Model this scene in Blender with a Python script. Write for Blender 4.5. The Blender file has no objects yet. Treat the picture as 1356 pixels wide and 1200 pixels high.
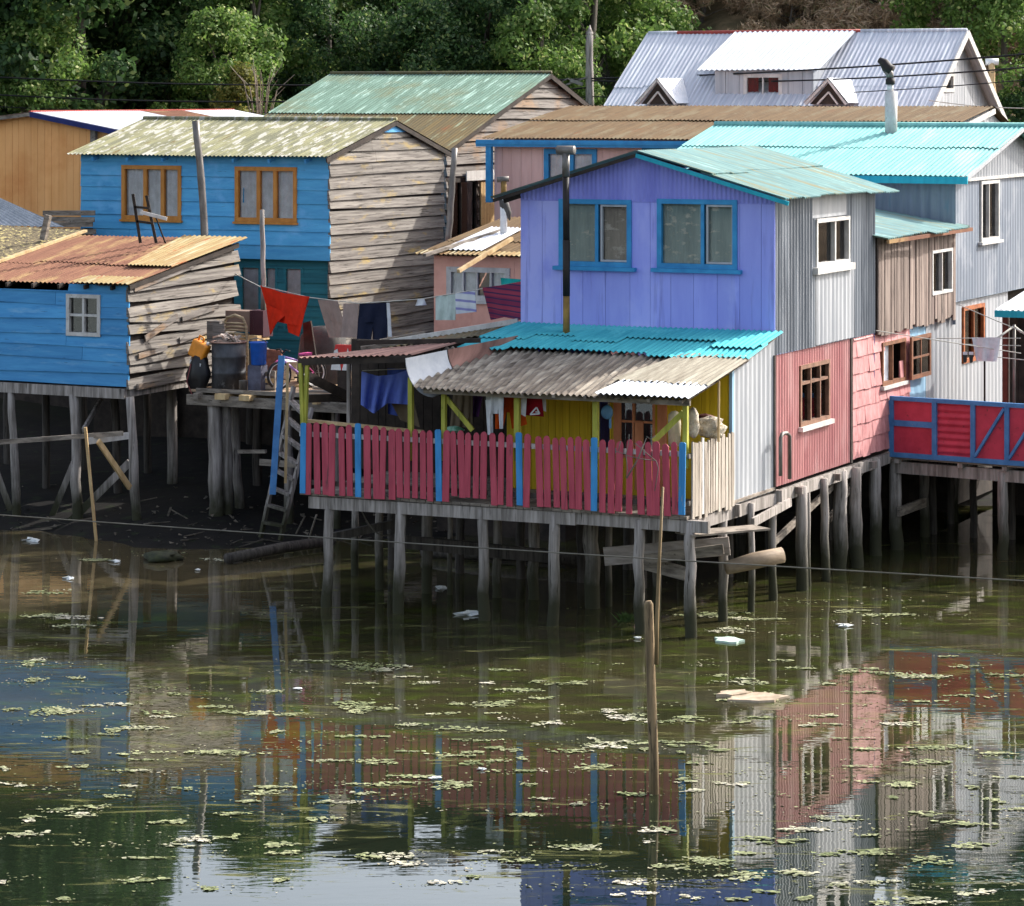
import bpy, math, random
from mathutils import Vector
R = math.radians
rng = random.Random(7)
SC = bpy.context.scene
COL = SC.collection
# ---------------------------------------------------------------- camera numbers
F, CX, HY, CH = 4000.0, 678.0, 125.0, 8.64      # focal length, principal column, horizon row, eye height
V = Vector
def at(px, py, Y):
    return V(((px-CX)/F*Y, Y, CH-(py-HY)/F*Y))
def gz(px, py, z=0.0):
    return at(px, py, (CH-z)*F/(py-HY))

class Fr:
    """local frame of a building: origin at a corner, x along the front, y to the back, z up from the water"""
    def __init__(s, px, Y, ang=25.4):
        s.o = V(((px-CX)/F*Y, Y)); a = R(ang); s.a = -a
        s.u = V((math.cos(a), -math.sin(a))); s.v = V((math.sin(a), math.cos(a)))
    def f(s, px, py, off=0.0):
        d = V(((px-CX)/F, 1.0)); t = (s.o.dot(s.v)+off)/d.dot(s.v)
        return (t*d-s.o).dot(s.u), CH-(py-HY)/F*t
    def s(s, px, py, off=0.0):
        d = V(((px-CX)/F, 1.0)); t = (s.o.dot(s.u)+off)/d.dot(s.u)
        return (t*d-s.o).dot(s.v), CH-(py-HY)/F*t
    def loc(s, P):
        q = V((P.x, P.y))-s.o
        return V((q.dot(s.u), q.dot(s.v), P.z))
    def z(s, px, py, off=0.0): return s.f(px, py, off)[1]
    def x(s, px, off=0.0): return s.f(px, 300, off)[0]
    def y(s, px, off=0.0): return s.s(px, 300, off)[0]
    def front(s, off=0.0): return lambda a, z, o: V((a, off-o, z))
    def side(s, off=0.0): return lambda a, z, o: V((off+o, a, z))
    def left(s, off=0.0): return lambda a, z, o: V((off-o, a, z))
    def back(s, off=0.0): return lambda a, z, o: V((a, off+o, z))

# ---------------------------------------------------------------- objects
def tag(o, label=None, cat=None, group=None, kind=None):
    if label: o['label'] = label
    if cat: o['category'] = cat
    if group: o['group'] = group
    if kind: o['kind'] = kind
    return o
def empty(name, loc=(0,0,0), rz=0.0, label=None, cat=None, group=None):
    o = bpy.data.objects.new(name, None); COL.objects.link(o)
    o.location = loc; o.rotation_euler = (0,0,rz); o.empty_display_size = .2
    return tag(o, label, cat, group)
def house(name, fr, label, cat='house', group=None):
    return empty(name, (fr.o.x, fr.o.y, 0), fr.a, label, cat, group)

class MB:
    def __init__(s): s.v = []; s.f = []
    def add(s, vs, fs):
        n = len(s.v); s.v += [tuple(p) for p in vs]; s.f += [tuple(i+n for i in f) for f in fs]; return s
    def quad(s, a, b, c, d): return s.add((a,b,c,d), ((0,1,2,3),))
    def tri(s, a, b, c): return s.add((a,b,c), ((0,1,2),))
    def hexa(s, p):     # 8 points: bottom 0-3, top 4-7
        return s.add(p, ((0,3,2,1),(4,5,6,7),(0,1,5,4),(1,2,6,5),(2,3,7,6),(3,0,4,7)))
    def box(s, x0, x1, y0, y1, z0, z1):
        return s.hexa(((x0,y0,z0),(x1,y0,z0),(x1,y1,z0),(x0,y1,z0),(x0,y0,z1),(x1,y0,z1),(x1,y1,z1),(x0,y1,z1)))
    def mbox(s, M, a0, a1, z0, z1, o0, o1):
        return s.hexa((M(a0,z0,o1),M(a1,z0,o1),M(a1,z0,o0),M(a0,z0,o0),M(a0,z1,o1),M(a1,z1,o1),M(a1,z1,o0),M(a0,z1,o0)))
    def beam(s, p, q, w, h, up=(0,0,1)):
        p = V(p); q = V(q); d = (q-p).normalized(); up = V(up)
        if abs(d.dot(up)) > .95: up = V((1,0,0))
        a = d.cross(up).normalized()*(w/2); b = a.cross(d).normalized()*(h/2)
        return s.hexa((p-a-b,p+a-b,q+a-b,q-a-b,p-a+b,p+a+b,q+a+b,q-a+b))
    def tube(s, pts, r, n=8, caps=True, jit=0.0):
        pts = [V(p) for p in pts]; m = len(pts)
        rs = list(r) if hasattr(r, '__len__') else [r]*m
        vs = []; fs = []; prev = None
        for i, p in enumerate(pts):
            d = (pts[min(i+1,m-1)]-pts[max(i-1,0)])
            d = d.normalized() if d.length > 1e-9 else V((0,0,1))
            if prev is None:
                up = V((0,0,1)) if abs(d.z) < .9 else V((1,0,0))
                a = d.cross(up).normalized()
            else:
                a = (prev-d*prev.dot(d)).normalized()
            prev = a; b = d.cross(a)
            for k in range(n):
                t = 2*math.pi*k/n; rr = rs[i]*(1+(rng.uniform(-jit,jit) if jit else 0))
                vs.append(p+a*math.cos(t)*rr+b*math.sin(t)*rr)
        for i in range(m-1):
            for k in range(n):
                k2 = (k+1)%n; fs.append((i*n+k,i*n+k2,(i+1)*n+k2,(i+1)*n+k))
        if caps:
            fs.append(tuple(range(n))[::-1]); fs.append(tuple((m-1)*n+k for k in range(n)))
        return s.add(vs, fs)
    def build(s, name, mat, parent=None, smooth=False, solid=0.0):
        me = bpy.data.meshes.new(name); me.from_pydata(s.v, [], s.f); me.materials.append(mat)
        if smooth: me.polygons.foreach_set('use_smooth', [True]*len(me.polygons))
        me.update()
        o = bpy.data.objects.new(name, me); COL.objects.link(o)
        if parent: o.parent = parent
        if solid:
            md = o.modifiers.new('thick', 'SOLIDIFY'); md.thickness = solid; md.offset = 0; md.use_rim = False
        return o

def free(lo, hi, ops):
    """the parts of lo..hi outside the intervals in ops"""
    out = [(lo, hi)]
    for a, b in ops:
        nx = []
        for l, h in out:
            if b <= l or a >= h: nx.append((l, h)); continue
            if a > l: nx.append((l, a))
            if b < h: nx.append((b, h))
        out = nx
    return [(l, h) for l, h in out if h-l > .004]
def fn(c): return c if callable(c) else (lambda a: c)
def lin(pts):
    def g(a):
        if a <= pts[0][0]: return pts[0][1]
        for (x0,y0),(x1,y1) in zip(pts, pts[1:]):
            if a <= x1: return y0+(y1-y0)*(a-x0)/(x1-x0)
        return pts[-1][1]
    return g
def grid_edges(a0, a1, step, ops):
    n = max(1, int(math.ceil((a1-a0)/step))); e = {round(a0+(a1-a0)*i/n, 4) for i in range(n+1)}
    for o in ops:
        for q in (o[0], o[1]):
            if a0 < q < a1: e.add(round(q, 4))
    return sorted(e)
def backing(mb, M, a0, a1, bot, top, ops=(), o=-.035, step=.5, extra=()):
    bot, top = fn(bot), fn(top)
    e = grid_edges(a0, a1, step, list(ops)+[(x,x) for x in extra])
    for x0, x1 in zip(e, e[1:]):
        m = (x0+x1)/2
        for l, h in free(bot(m), top(m), [(q[2],q[3]) for q in ops if q[0] <= m <= q[1]]):
            l0 = bot(x0) if l == bot(m) else l; l1 = bot(x1) if l == bot(m) else l
            h0 = top(x0) if h == top(m) else h; h1 = top(x1) if h == top(m) else h
            mb.quad(M(x0,l0,o), M(x1,l1,o), M(x1,h1,o), M(x0,h0,o))
def clap(mb, M, a0, a1, bot, top, row, ops=(), lap=.03, wob=.012, endj=(0,0), step=.35, tilt=0.0, back=True, split=0.0, breaks=(), miss=(), gap=0.0):
    """lapped horizontal boards; ops are openings (a0,a1,z0,z1)"""
    bt, tp = fn(bot), fn(top)
    zmin = min(bt(a0+(a1-a0)*i/20) for i in range(21)); zmax = max(tp(a0+(a1-a0)*i/20) for i in range(21))
    if back: backing(mb, M, a0, a1, bot, top, ops, extra=breaks)
    z = zmin; k = 0
    while z < zmax-.01:
        hgt = row*rng.uniform(.85, 1.15); z0 = z; z1 = min(z+hgt, zmax); z += hgt
        k += 1
        if k in miss: continue
        ph, fr_, am = rng.uniform(0,6), rng.uniform(.5,1.6), wob*rng.uniform(.4,1.3)
        tl = tilt*rng.uniform(-1,1)
        w = lambda a: am*math.sin(a*fr_+ph)+tl*(a-(a0+a1)/2)
        e0 = a0-rng.uniform(0,1)*endj[0]; e1 = a1+rng.uniform(0,1)*endj[1]
        segs = [(e0, e1)]
        if split and rng.random() < split:
            c = rng.uniform(a0+.2*(a1-a0), a0+.8*(a1-a0)); segs = [(e0, c-.004), (c+.004, e1)]
        lp = lap*rng.uniform(.75, 1.3)
        for s0, s1 in segs:
            e = grid_edges(s0, s1, step, list(ops)+[(x,x) for x in breaks]); idx = {}
            dz = rng.uniform(-.006,.006)
            def vert(a, zz, o, first):
                key = (round(a,4), round(zz,4), round(o,4))
                if key not in idx: idx[key] = len(mb.v); mb.v.append(tuple(M(a, zz, o)))
                return idx[key]
            for x0, x1 in zip(e, e[1:]):
                m = (x0+x1)/2
                lo = max(z0+w(m)+dz, bt(m)); hi = min(z1+.02-gap+w(m)+dz, tp(m))
                if hi-lo < .01: continue
                for l, h in free(lo, hi, [(q[2],q[3]) for q in ops if q[0] <= m <= q[1]]):
                    def zl(a):
                        if l != lo: return l
                        return max(z0+w(a)+dz, bt(a))
                    def zh(a):
                        if h != hi: return h
                        return min(z1+.02-gap+w(a)+dz, tp(a))
                    fo = lambda zz, a: lp*(1-max(0,min(1,(zz-(z0+w(a)))/hgt)))+.004
                    A, B = zl(x0), zl(x1); C, D = zh(x1), zh(x0)
                    if C < B: C = B
                    if D < A: D = A
                    i0 = vert(x0,A,fo(A,x0),0); i1 = vert(x1,B,fo(B,x1),0); i2 = vert(x1,C,fo(C,x1),0); i3 = vert(x0,D,fo(D,x0),0)
                    if len({i0,i1,i2,i3}) == 4: mb.f.append((i0,i1,i2,i3))
                    j0 = vert(x0,A,-.02,0); j1 = vert(x1,B,-.02,0)
                    if len({j0,j1,i1,i0}) == 4: mb.f.append((j0,j1,i1,i0))
            # end caps of the board
            for a in (s0, s1):
                l = max(z0+w(a)+dz, bt(a)); h = min(z1+.02-gap+w(a)+dz, tp(a))
                if h-l > .03:
                    mb.quad(M(a,l,-.02), M(a,l,lp), M(a,h,.006), M(a,h,-.02))
def corr(mb, M, a0, a1, bot, top, lam=.1, amp=.012, ops=(), wob=0.0, seg=6, zseg=1):
    """corrugated sheet with vertical ridges"""
    bt, tp = fn(bot), fn(top)
    e = grid_edges(a0, a1, lam/seg, ops); ph = rng.uniform(0, 6)
    def o(a): return amp*math.cos(2*math.pi*a/lam)+wob*math.sin(a*2.3+ph)
    last = {}
    for x0, x1 in zip(e, e[1:]):
        m = (x0+x1)/2
        for l, h in free(bt(m), tp(m), [(q[2],q[3]) for q in ops if q[0] <= m <= q[1]]):
            l0 = bt(x0) if l == bt(m) else l; l1 = bt(x1) if l == bt(m) else l
            h0 = tp(x0) if h == tp(m) else h; h1 = tp(x1) if h == tp(m) else h
            key = (round(x0,4), round(l0,4), round(h0,4))
            if key in last: a, d = last[key]
            else:
                a = len(mb.v); d = a+1; mb.v += [tuple(M(x0,l0,o(x0))), tuple(M(x0,h0,o(x0)))]
            b = len(mb.v); c = b+1; mb.v += [tuple(M(x1,l1,o(x1))), tuple(M(x1,h1,o(x1)))]
            last[(round(x1,4), round(l1,4), round(h1,4))] = (b, c)
            mb.f.append((a,b,c,d))
def vplank(mb, M, a0, a1, bot, top, w=.15, gap=.008, ops=(), thick=.022, jo=.004, jend=0.0, back=True, jw=.2, breaks=()):
    """upright planks"""
    bt, tp = fn(bot), fn(top)
    if back: backing(mb, M, a0, a1, bot, top, ops, extra=breaks)
    a = a0
    while a < a1-.01:
        ww = w*rng.uniform(1-jw, 1+jw); b = min(a+ww, a1)
        if a1-b < w*.3: b = a1
        oo = rng.uniform(-jo, jo); db = rng.uniform(-jend, jend); dt = rng.uniform(-jend, jend)*.5
        cuts = sorted({round(a,4), round(b-gap,4)}|{round(q,4) for p in ops for q in (p[0],p[1]) if a < q < b-gap}|{round(q,4) for q in breaks if a < q < b-gap})
        for x0, x1 in zip(cuts, cuts[1:]):
            m = (x0+x1)/2
            L = bt(m)+db; H = tp(m)+dt
            for l, h in free(L, H, [(q[2],q[3]) for q in ops if q[0] <= m <= q[1]]):
                l0 = bt(x0)+db if l == L else l; l1 = bt(x1)+db if l == L else l
                h0 = tp(x0)+dt if h == H else h; h1 = tp(x1)+dt if h == H else h
                mb.hexa((M(x0,l0,thick+oo),M(x1,l1,thick+oo),M(x1,l1,-.01),M(x0,l0,-.01),
                         M(x0,h0,thick+oo),M(x1,h1,thick+oo),M(x1,h1,-.01),M(x0,h0,-.01)))
        a = b
def shingles(mb, M, a0, a1, bot, top, row=.3, w=.34, ops=(), lap=.03):
    bt, tp = fn(bot), fn(top); backing(mb, M, a0, a1, bot, top, ops)
    zmin = bt(a0); zmax = tp(a0); z = zmin
    while z < zmax-.01:
        z0, z1 = z, min(z+row, zmax); z += row; a = a0-rng.uniform(0, w)
        while a < a1:
            ww = w*rng.uniform(.6, 1.4); x0, x1 = max(a, a0), min(a+ww-.008, a1); a += ww
            if x1-x0 < .02: continue
            m = (x0+x1)/2; d = rng.uniform(-.012,.012)
            for l, h in free(z0+d, z1+.03, [(q[2],q[3]) for q in ops if q[0] <= m <= q[1]]):
                h = min(h, zmax)
                lp = lap*rng.uniform(.7,1.4)
                mb.hexa((M(x0,l,lp),M(x1,l,lp),M(x1,l,-.01),M(x0,l,-.01),M(x0,h,.006),M(x1,h,.006),M(x1,h,-.01),M(x0,h,-.01)))
def roofsheet(mb, e0, e1, r0, r1, lam=.105, amp=.014, rows=(0,1), lift=.018, seg=6, sag=0.0, jag=.02, t0=0.0):
    """corrugated roof between eave e0-e1 and ridge r0-r1; rows are the overlaps up the slope"""
    e0, e1, r0, r1 = map(V, (e0, e1, r0, r1))
    n = ((e1-e0).cross(r0-e0)).normalized()
    if n.z < 0: n = -n
    L = ((e1-e0).length+(r1-r0).length)/2; N = max(4, int(L/lam*seg))
    for ta, tb in zip(rows, rows[1:]):
        base = len(mb.v); ph = rng.uniform(0,6); T = [ta-(0 if ta == rows[0] else .015), (ta+tb)/2, tb+(0 if tb == rows[-1] else .02+jag)]
        jw = {}
        for i in range(N+1):
            s = i/N
            sheet = int(s*L/.85)
            if sheet not in jw: jw[sheet] = rng.uniform(-jag, jag)
            for q, t in enumerate(T):
                tt = t+(jw[sheet] if q == 0 else 0)
                p = e0.lerp(e1, s).lerp(r0.lerp(r1, s), tt)
                h = amp*math.cos(2*math.pi*s*L/lam)+(lift*(1-q*.5))*(1 if ta != rows[0] else 0)
                h += .006*math.sin(s*L*1.1+ph)-sag*math.sin(math.pi*s)*(1-tt)
                mb.v.append(tuple(p+n*h))
        for i in range(N):
            for q in range(2):
                a = base+i*3+q; mb.f.append((a, a+3, a+4, a+1))
    return mb

# ---------------------------------------------------------------- materials
def srgb(c):
    def g(x):
        x /= 255.0
        return x/12.92 if x <= .04045 else ((x+.055)/1.055)**2.4
    return (g(c[0]), g(c[1]), g(c[2]), 1)
class NT:
    def __init__(s, name):
        s.m = bpy.data.materials.new(name); s.m.use_nodes = True
        s.t = s.m.node_tree; s.t.nodes.clear(); s.out = s.t.nodes.new('ShaderNodeOutputMaterial')
    def n(s, ty, **k):
        o = s.t.nodes.new('ShaderNode'+ty)
        for a, b in k.items(): setattr(o, a, b)
        return o
    def l(s, a, b): s.t.links.new(a, b)
    def noise(s, sc=(1,1,1), detail=6, rough=.62, off=(0,0,0), dist=0.0):
        if not hasattr(s, 'tc'): s.tc = s.n('TexCoord')
        mp = s.n('Mapping'); mp.inputs['Scale'].default_value = sc; mp.inputs['Location'].default_value = off
        s.l(s.tc.outputs['Object'], mp.inputs['Vector'])
        no = s.n('TexNoise'); no.inputs['Scale'].default_value = 1; no.inputs['Detail'].default_value = detail
        no.inputs['Roughness'].default_value = rough; no.inputs['Distortion'].default_value = dist
        s.l(mp.outputs[0], no.inputs['Vector']); return no.outputs['Fac']
    def rng(s, x, lo, hi, a=0.0, b=1.0):
        r = s.n('MapRange'); r.inputs[1].default_value = lo; r.inputs[2].default_value = hi
        r.inputs[3].default_value = a; r.inputs[4].default_value = b; s.l(x, r.inputs[0]); return r.outputs[0]
    def mix(s, f, a, b, ty='MIX'):
        m = s.n('Mix', data_type='RGBA', blend_type=ty)
        if isinstance(f, float): m.inputs[0].default_value = f
        else: s.l(f, m.inputs[0])
        for i, c in ((6, a), (7, b)):
            if isinstance(c, tuple): m.inputs[i].default_value = c
            else: s.l(c, m.inputs[i])
        return m.outputs[2]
    def math(s, op, a, b=0.0):
        m = s.n('Math', operation=op)
        for i, c in ((0, a), (1, b)):
            if isinstance(c, (int, float)): m.inputs[i].default_value = c
            else: s.l(c, m.inputs[i])
        return m.outputs[0]
    def island(s, c, amt):
        g = s.n('NewGeometry'); hs = s.n('HueSaturation'); v = s.rng(g.outputs['Random Per Island'], 0, 1, 1-amt, 1+amt)
        s.l(v, hs.inputs['Value'])
        if isinstance(c, tuple): hs.inputs['Color'].default_value = c
        else: s.l(c, hs.inputs['Color'])
        return hs.outputs[0]
    def bsdf(s, c, rough=.7, metal=0.0, spec=.35, bump=None, bd=.01, bs=.5):
        p = s.n('BsdfPrincipled')
        if isinstance(c, tuple): p.inputs['Base Color'].default_value = c
        else: s.l(c, p.inputs['Base Color'])
        if isinstance(rough, float): p.inputs['Roughness'].default_value = rough
        else: s.l(rough, p.inputs['Roughness'])
        p.inputs['Metallic'].default_value = metal; p.inputs['Specular IOR Level'].default_value = spec
        if bump is not None:
            b = s.n('Bump'); b.inputs['Strength'].default_value = bs; b.inputs['Distance'].default_value = bd
            s.l(bump, b.inputs['Height']); s.l(b.outputs[0], p.inputs['Normal'])
        s.l(p.outputs[0], s.out.inputs['Surface']); return p
def mk(name, c1, c2, lo=.35, hi=.65, sc=(3,3,3), c3=None, sc3=(1,1,1), lo3=.52, hi3=.62, c4=None, sc4=(8,8,8), lo4=.6, hi4=.68, isl=0.0, rough=.7, metal=0.0, spec=.3, bump=.006, bs=.5):
    t = NT(name); n1 = t.noise(sc); c = t.mix(t.rng(n1, lo, hi), srgb(c1), srgb(c2))
    if c3: c = t.mix(t.rng(t.noise(sc3, off=(7,3,1)), lo3, hi3), c, srgb(c3))
    if c4: c = t.mix(t.rng(t.noise(sc4, off=(2,9,4), rough=.7), lo4, hi4), c, srgb(c4))
    if isl: c = t.island(c, isl)
    t.bsdf(c, rough, metal, spec, n1, bump, bs)
    return t.m
HB = (.7,.7,16); VB = (16,16,.7)          # grain of level boards, of upright boards
m_blue = mk('blue_paint_boards', (84,168,214), (66,146,198), sc=(1,1,9), c3=(98,170,218), sc3=(1.2,1.2,2), c4=(30,52,80), sc4=(2,2,22), lo4=.64, hi4=.7, isl=.10, rough=.55)
m_blueold = mk('worn_blue_paint_boards', (78,156,208), (60,134,190), sc=(1,1,10), c3=(110,166,206), sc3=(.9,.9,5), lo3=.55, hi3=.68, c4=(28,44,66), sc4=(1.6,1.6,24), lo4=.63, hi4=.68, isl=.14, rough=.6)
m_tealwall = mk('dark_teal_boards', (40,112,126), (30,92,106), sc=HB, isl=.12)
m_greywood = mk('weathered_grey_boards', (138,132,126), (82,76,72), sc=(.6,.6,20), lo=.34, hi=.68, c3=(140,112,84), sc3=(.8,.8,1.4), lo3=.5, hi3=.7, c4=(52,46,42), sc4=(1.0,1.0,24), lo4=.54, hi4=.64, isl=.17, bump=.012, rough=.85)
m_greywood_y = mk('lichen_grey_boards', (140,134,126), (82,76,72), sc=(.6,.6,20), lo=.34, hi=.68, c3=(160,138,84), sc3=(.9,.9,3), lo3=.57, hi3=.7, c4=(52,46,42), sc4=(1.0,1.0,24), lo4=.54, hi4=.64, isl=.18, bump=.012, rough=.85)
m_post = mk('weathered_posts', (168,160,154), (104,98,92), sc=(14,14,.9), c3=(96,88,76), sc3=(2,2,.8), c4=(36,34,30), sc4=(22,22,1.2), lo4=.58, hi4=.66, isl=.25, bump=.015, rough=.85)
def postmat(name, c1, c2, c3):
    t = NT(name); n1 = t.noise((14,14,.9)); c = t.mix(t.rng(n1, .35, .65), srgb(c1), srgb(c2)); c = t.mix(t.rng(t.noise((22,22,1.2), off=(2,9,4)), .58, .68), c, srgb(c3)); c = t.island(c, .2)
    sp = t.n('SeparateXYZ'); t.l(t.tc.outputs['Object'], sp.inputs[0]); zz = t.math('ADD', sp.outputs[2], t.math('MULTIPLY', t.noise((2.5,2.5,1.5)), -1.1))
    c = t.mix(t.rng(zz, .6, -.2), c, srgb((50,50,34))); t.bsdf(c, .85, 0, .3, n1, .015); return t.m
m_grey_up = mk('weathered_grey_uprights', (188,178,166), (128,118,106), sc=(14,14,.8), c4=(70,62,54), sc4=(20,20,1.2), lo4=.58, hi4=.68, isl=.2, bump=.01, rough=.85)
m_post = postmat('weathered_posts', (168,160,154), (104,98,92), (40,36,32))
m_postd = mk('shade_dark_posts', (84,78,72), (46,42,38), sc=(14,14,.9), c4=(26,24,22), sc4=(22,22,1.2), lo4=.58, hi4=.66, isl=.25, bump=.015, rough=.85)  # darker copy of the post wood, shade under the floors put into colour
m_plank = mk('grey_planks', (150,140,128), (92,84,76), sc=(3,3,14), c4=(54,48,42), sc4=(8,8,22), isl=.22, bump=.01, rough=.85)
m_deck = mk('deck_planks', (186,160,132), (140,116,94), sc=(9,1,9), c4=(70,58,48), sc4=(14,2,14), isl=.2, bump=.008, rough=.85)
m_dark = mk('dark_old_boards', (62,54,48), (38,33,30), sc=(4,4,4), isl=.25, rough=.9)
m_lightwood = mk('fresh_timber', (206,180,136), (170,140,98), sc=(6,6,2), isl=.12, rough=.75)
m_orange = mk('orange_panels', (252,184,116), (238,168,100), sc=(3,3,.6), c3=(216,132,66), sc3=(.5,.5,.5), lo3=.5, hi3=.75, isl=.05, rough=.6)
m_purple = mk('violet_blue_paint', (158,164,234), (144,150,226), sc=(3,3,.5), c3=(170,174,236), sc3=(.8,.8,.4), c4=(96,94,160), sc4=(5,5,.25), lo4=.56, hi4=.78, isl=.045, rough=.5, bump=.003)
m_purple_c = mk('violet_blue_sheet', (146,150,224), (126,130,208), sc=(3,3,.5), isl=.02, rough=.5, bump=.003)
m_skytrim = mk('sky_blue_trim', (58,146,196), (44,124,176), sc=(4,4,4), rough=.5, bump=.003)
m_bluepicket = mk('light_blue_picket_paint', (66,146,206), (48,122,180), sc=(9,9,2), c4=(150,150,140), sc4=(18,18,3), lo4=.66, hi4=.7, rough=.6, isl=.08)
m_red = mk('red_picket_paint', (184,78,94), (158,62,78), sc=(12,12,1.2), c4=(112,60,66), sc4=(16,16,1.6), lo4=.6, hi4=.68, isl=.15, rough=.65)
m_redpanel = mk('red_panel_paint', (196,62,84), (172,50,70), sc=(3,3,3), c4=(120,50,56), sc4=(8,8,8), isl=.06, rough=.55)
m_blueframe = mk('blue_frame_paint', (80,134,188), (62,112,164), sc=(5,5,5), c4=(130,140,150), sc4=(14,14,14), lo4=.66, hi4=.7, rough=.6)
m_yellow = mk('mustard_yellow_boards', (226,194,40), (200,168,28), sc=VB, isl=.09, rough=.6)
m_lime = mk('yellow_green_post_paint', (178,176,76), (140,142,54), sc=(10,10,2), c4=(100,104,50), sc4=(16,16,4), isl=.08, rough=.6)
m_peach = mk('peach_frame_paint', (222,150,104), (200,128,86), sc=(6,6,2), rough=.6)
m_ochre = mk('ochre_window_paint', (196,134,62), (172,112,46), sc=(8,8,3), rough=.5, bump=.002)
m_white = mk('white_paint', (204,202,198), (176,172,168), sc=(6,6,3), c4=(140,132,122), sc4=(14,14,14), rough=.55, bump=.003)
m_pinkwall = mk('pink_sheet_paint', (204,146,142), (178,116,116), sc=(5,5,.6), c3=(210,162,158), sc3=(2,2,.5), lo3=.5, hi3=.7, c4=(150,92,92), sc4=(10,10,1), lo4=.62, hi4=.72, rough=.6)
m_pinkshingle = mk('pink_shingle_paint', (202,146,144), (176,118,118), sc=(6,6,3), c4=(150,100,100), sc4=(12,12,4), isl=.11, rough=.7)
m_palepink = mk('pale_pink_boards', (226,186,176), (210,168,158), sc=(6,6,.6), isl=.05, rough=.6)
m_salmon = mk('salmon_plaster', (232,176,156), (214,156,138), sc=(2,2,2), rough=.7)
m_zinc = mk('zinc_sheet', (128,132,138), (96,102,110), sc=(6,6,.45), c3=(154,158,164), sc3=(1.5,1.5,.12), lo3=.49, hi3=.56, c4=(112,92,80), sc4=(12,12,.7), lo4=.66, hi4=.74, rough=.5, metal=.25, spec=.4)
m_zinclight = mk('pale_zinc_sheet', (176,178,182), (146,150,156), sc=(5,5,.4), c4=(126,114,106), sc4=(10,10,.8), lo4=.66, hi4=.76, rough=.5, metal=.1)
m_bluegrey = mk('blue_grey_sheet', (124,132,144), (108,118,132), sc=(4,4,.4), c3=(144,150,160), sc3=(1,1,.6), rough=.5, metal=.1)
m_stain = mk('stained_blue_grey_sheet', (122,134,144), (102,116,128), sc=(7,7,.5), c3=(74,120,138), sc3=(1.4,1.4,.3), lo3=.52, hi3=.62, c4=(70,58,52), sc4=(9,9,.6), lo4=.64, hi4=.72, rough=.55, metal=.1)
m_lightblue = mk('light_blue_sheet', (150,186,210), (128,166,192), sc=(4,4,1), rough=.5)
def roofmat(name, *a, ridge='x', **k):
    s = (9,.7,.7) if ridge == 'x' else (.7,9,.7)
    k['rough'] = max(.72, k.get('rough', .7)); k.setdefault('spec', .12); k['metal'] = 0.0
    return mk(name, *a, sc=s, **k)
m_r_teal = roofmat('teal_painted_roof', (84,186,194), (66,162,174), c3=(98,196,200), sc3=(1,1,1), c4=(120,116,92), sc4=(9,1,1), lo4=.66, hi4=.74, rough=.5)
m_r_turq = roofmat('turquoise_roof', (134,188,184), (114,172,168), c3=(146,196,190), sc3=(1.2,.3,.3), c4=(150,148,124), sc4=(7,.8,.8), lo4=.66, hi4=.74, rough=.45)
m_r_turqband = roofmat('turquoise_trim', (52,168,186), (44,150,170), rough=.45)
m_r_worn = roofmat('worn_turquoise_roof', (136,168,164), (112,142,140), ridge='y', c3=(150,142,110), sc3=(.5,5,.5), lo3=.52, hi3=.66, c4=(164,198,190), sc4=(.9,12,.9), lo4=.58, hi4=.66, rough=.5)
m_r_grey = roofmat('grey_fibre_roof', (140,130,118), (92,84,76), c3=(166,158,144), sc3=(11,.3,.3), lo3=.5, hi3=.66, c4=(70,62,54), sc4=(15,.5,.5), lo4=.56, hi4=.7, rough=.8)
m_r_tan = roofmat('tan_bleached_roof', (166,160,144), (126,118,104), rough=.75)
m_r_white = roofmat('bright_zinc_roof', (226,228,232), (204,208,214), rough=.4, metal=.1)
m_r_moss = roofmat('lichen_zinc_roof', (136,134,102), (106,106,86), lo=.4, hi=.6, c3=(166,164,154), sc3=(7,1.6,1.6), lo3=.52, hi3=.58, c4=(106,92,60), sc4=(10,1,1), lo4=.6, hi4=.68, rough=.65)
m_r_green = roofmat('verdigris_roof', (110,138,124), (88,112,98), c3=(142,168,156), sc3=(8,.9,.9), lo3=.54, hi3=.64, c4=(104,100,66), sc4=(.5,.5,.5), lo4=.5, hi4=.75, rough=.6)
m_r_brown = roofmat('brown_patina_roof', (104,88,56), (82,74,54), c3=(124,128,104), sc3=(9,.9,.9), lo3=.56, hi3=.66, c4=(110,76,48), sc4=(2,.5,.5), rough=.65)
m_r_ltblue = roofmat('pale_blue_green_roof', (146,198,194), (120,172,170), rough=.5)
m_r_tanbrown = roofmat('tan_rust_roof', (100,80,54), (82,64,42), c3=(102,90,68), sc3=(3,.5,.5), c4=(100,68,42), sc4=(2,.8,.8), lo4=.6, hi4=.7, rough=.75)
m_r_rust = roofmat('rusty_roof', (132,94,74), (108,74,60), c3=(150,122,86), sc3=(2.4,.5,.5), lo3=.5, hi3=.62, c4=(84,48,36), sc4=(5,2,2), lo4=.62, hi4=.66, rough=.8)
m_r_yel = roofmat('yellow_stained_roof', (160,144,104), (138,112,76), c3=(166,158,128), sc3=(6,.5,.5), c4=(150,84,50), sc4=(5,.7,.7), lo4=.58, hi4=.66, rough=.75)
m_r_rubble = mk('mossy_rubble_roof', (118,106,80), (80,70,54), sc=(7,7,7), c3=(172,158,106), sc3=(9,9,9), lo3=.54, hi3=.6, c4=(40,36,32), sc4=(10,10,10), lo4=.56, hi4=.6, rough=.9, bump=.04)
m_r_metal = roofmat('bare_metal_roof', (198,200,208), (172,176,186), c3=(212,214,218), sc3=(9,.4,.4), lo3=.53, hi3=.6, rough=.45, metal=.3)
m_r_pink = roofmat('pinkish_rust_roof', (166,126,114), (112,84,76), rough=.7)
m_ridge = mk('red_ridge_paint', (170,72,62), (140,58,52), rough=.6)
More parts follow.
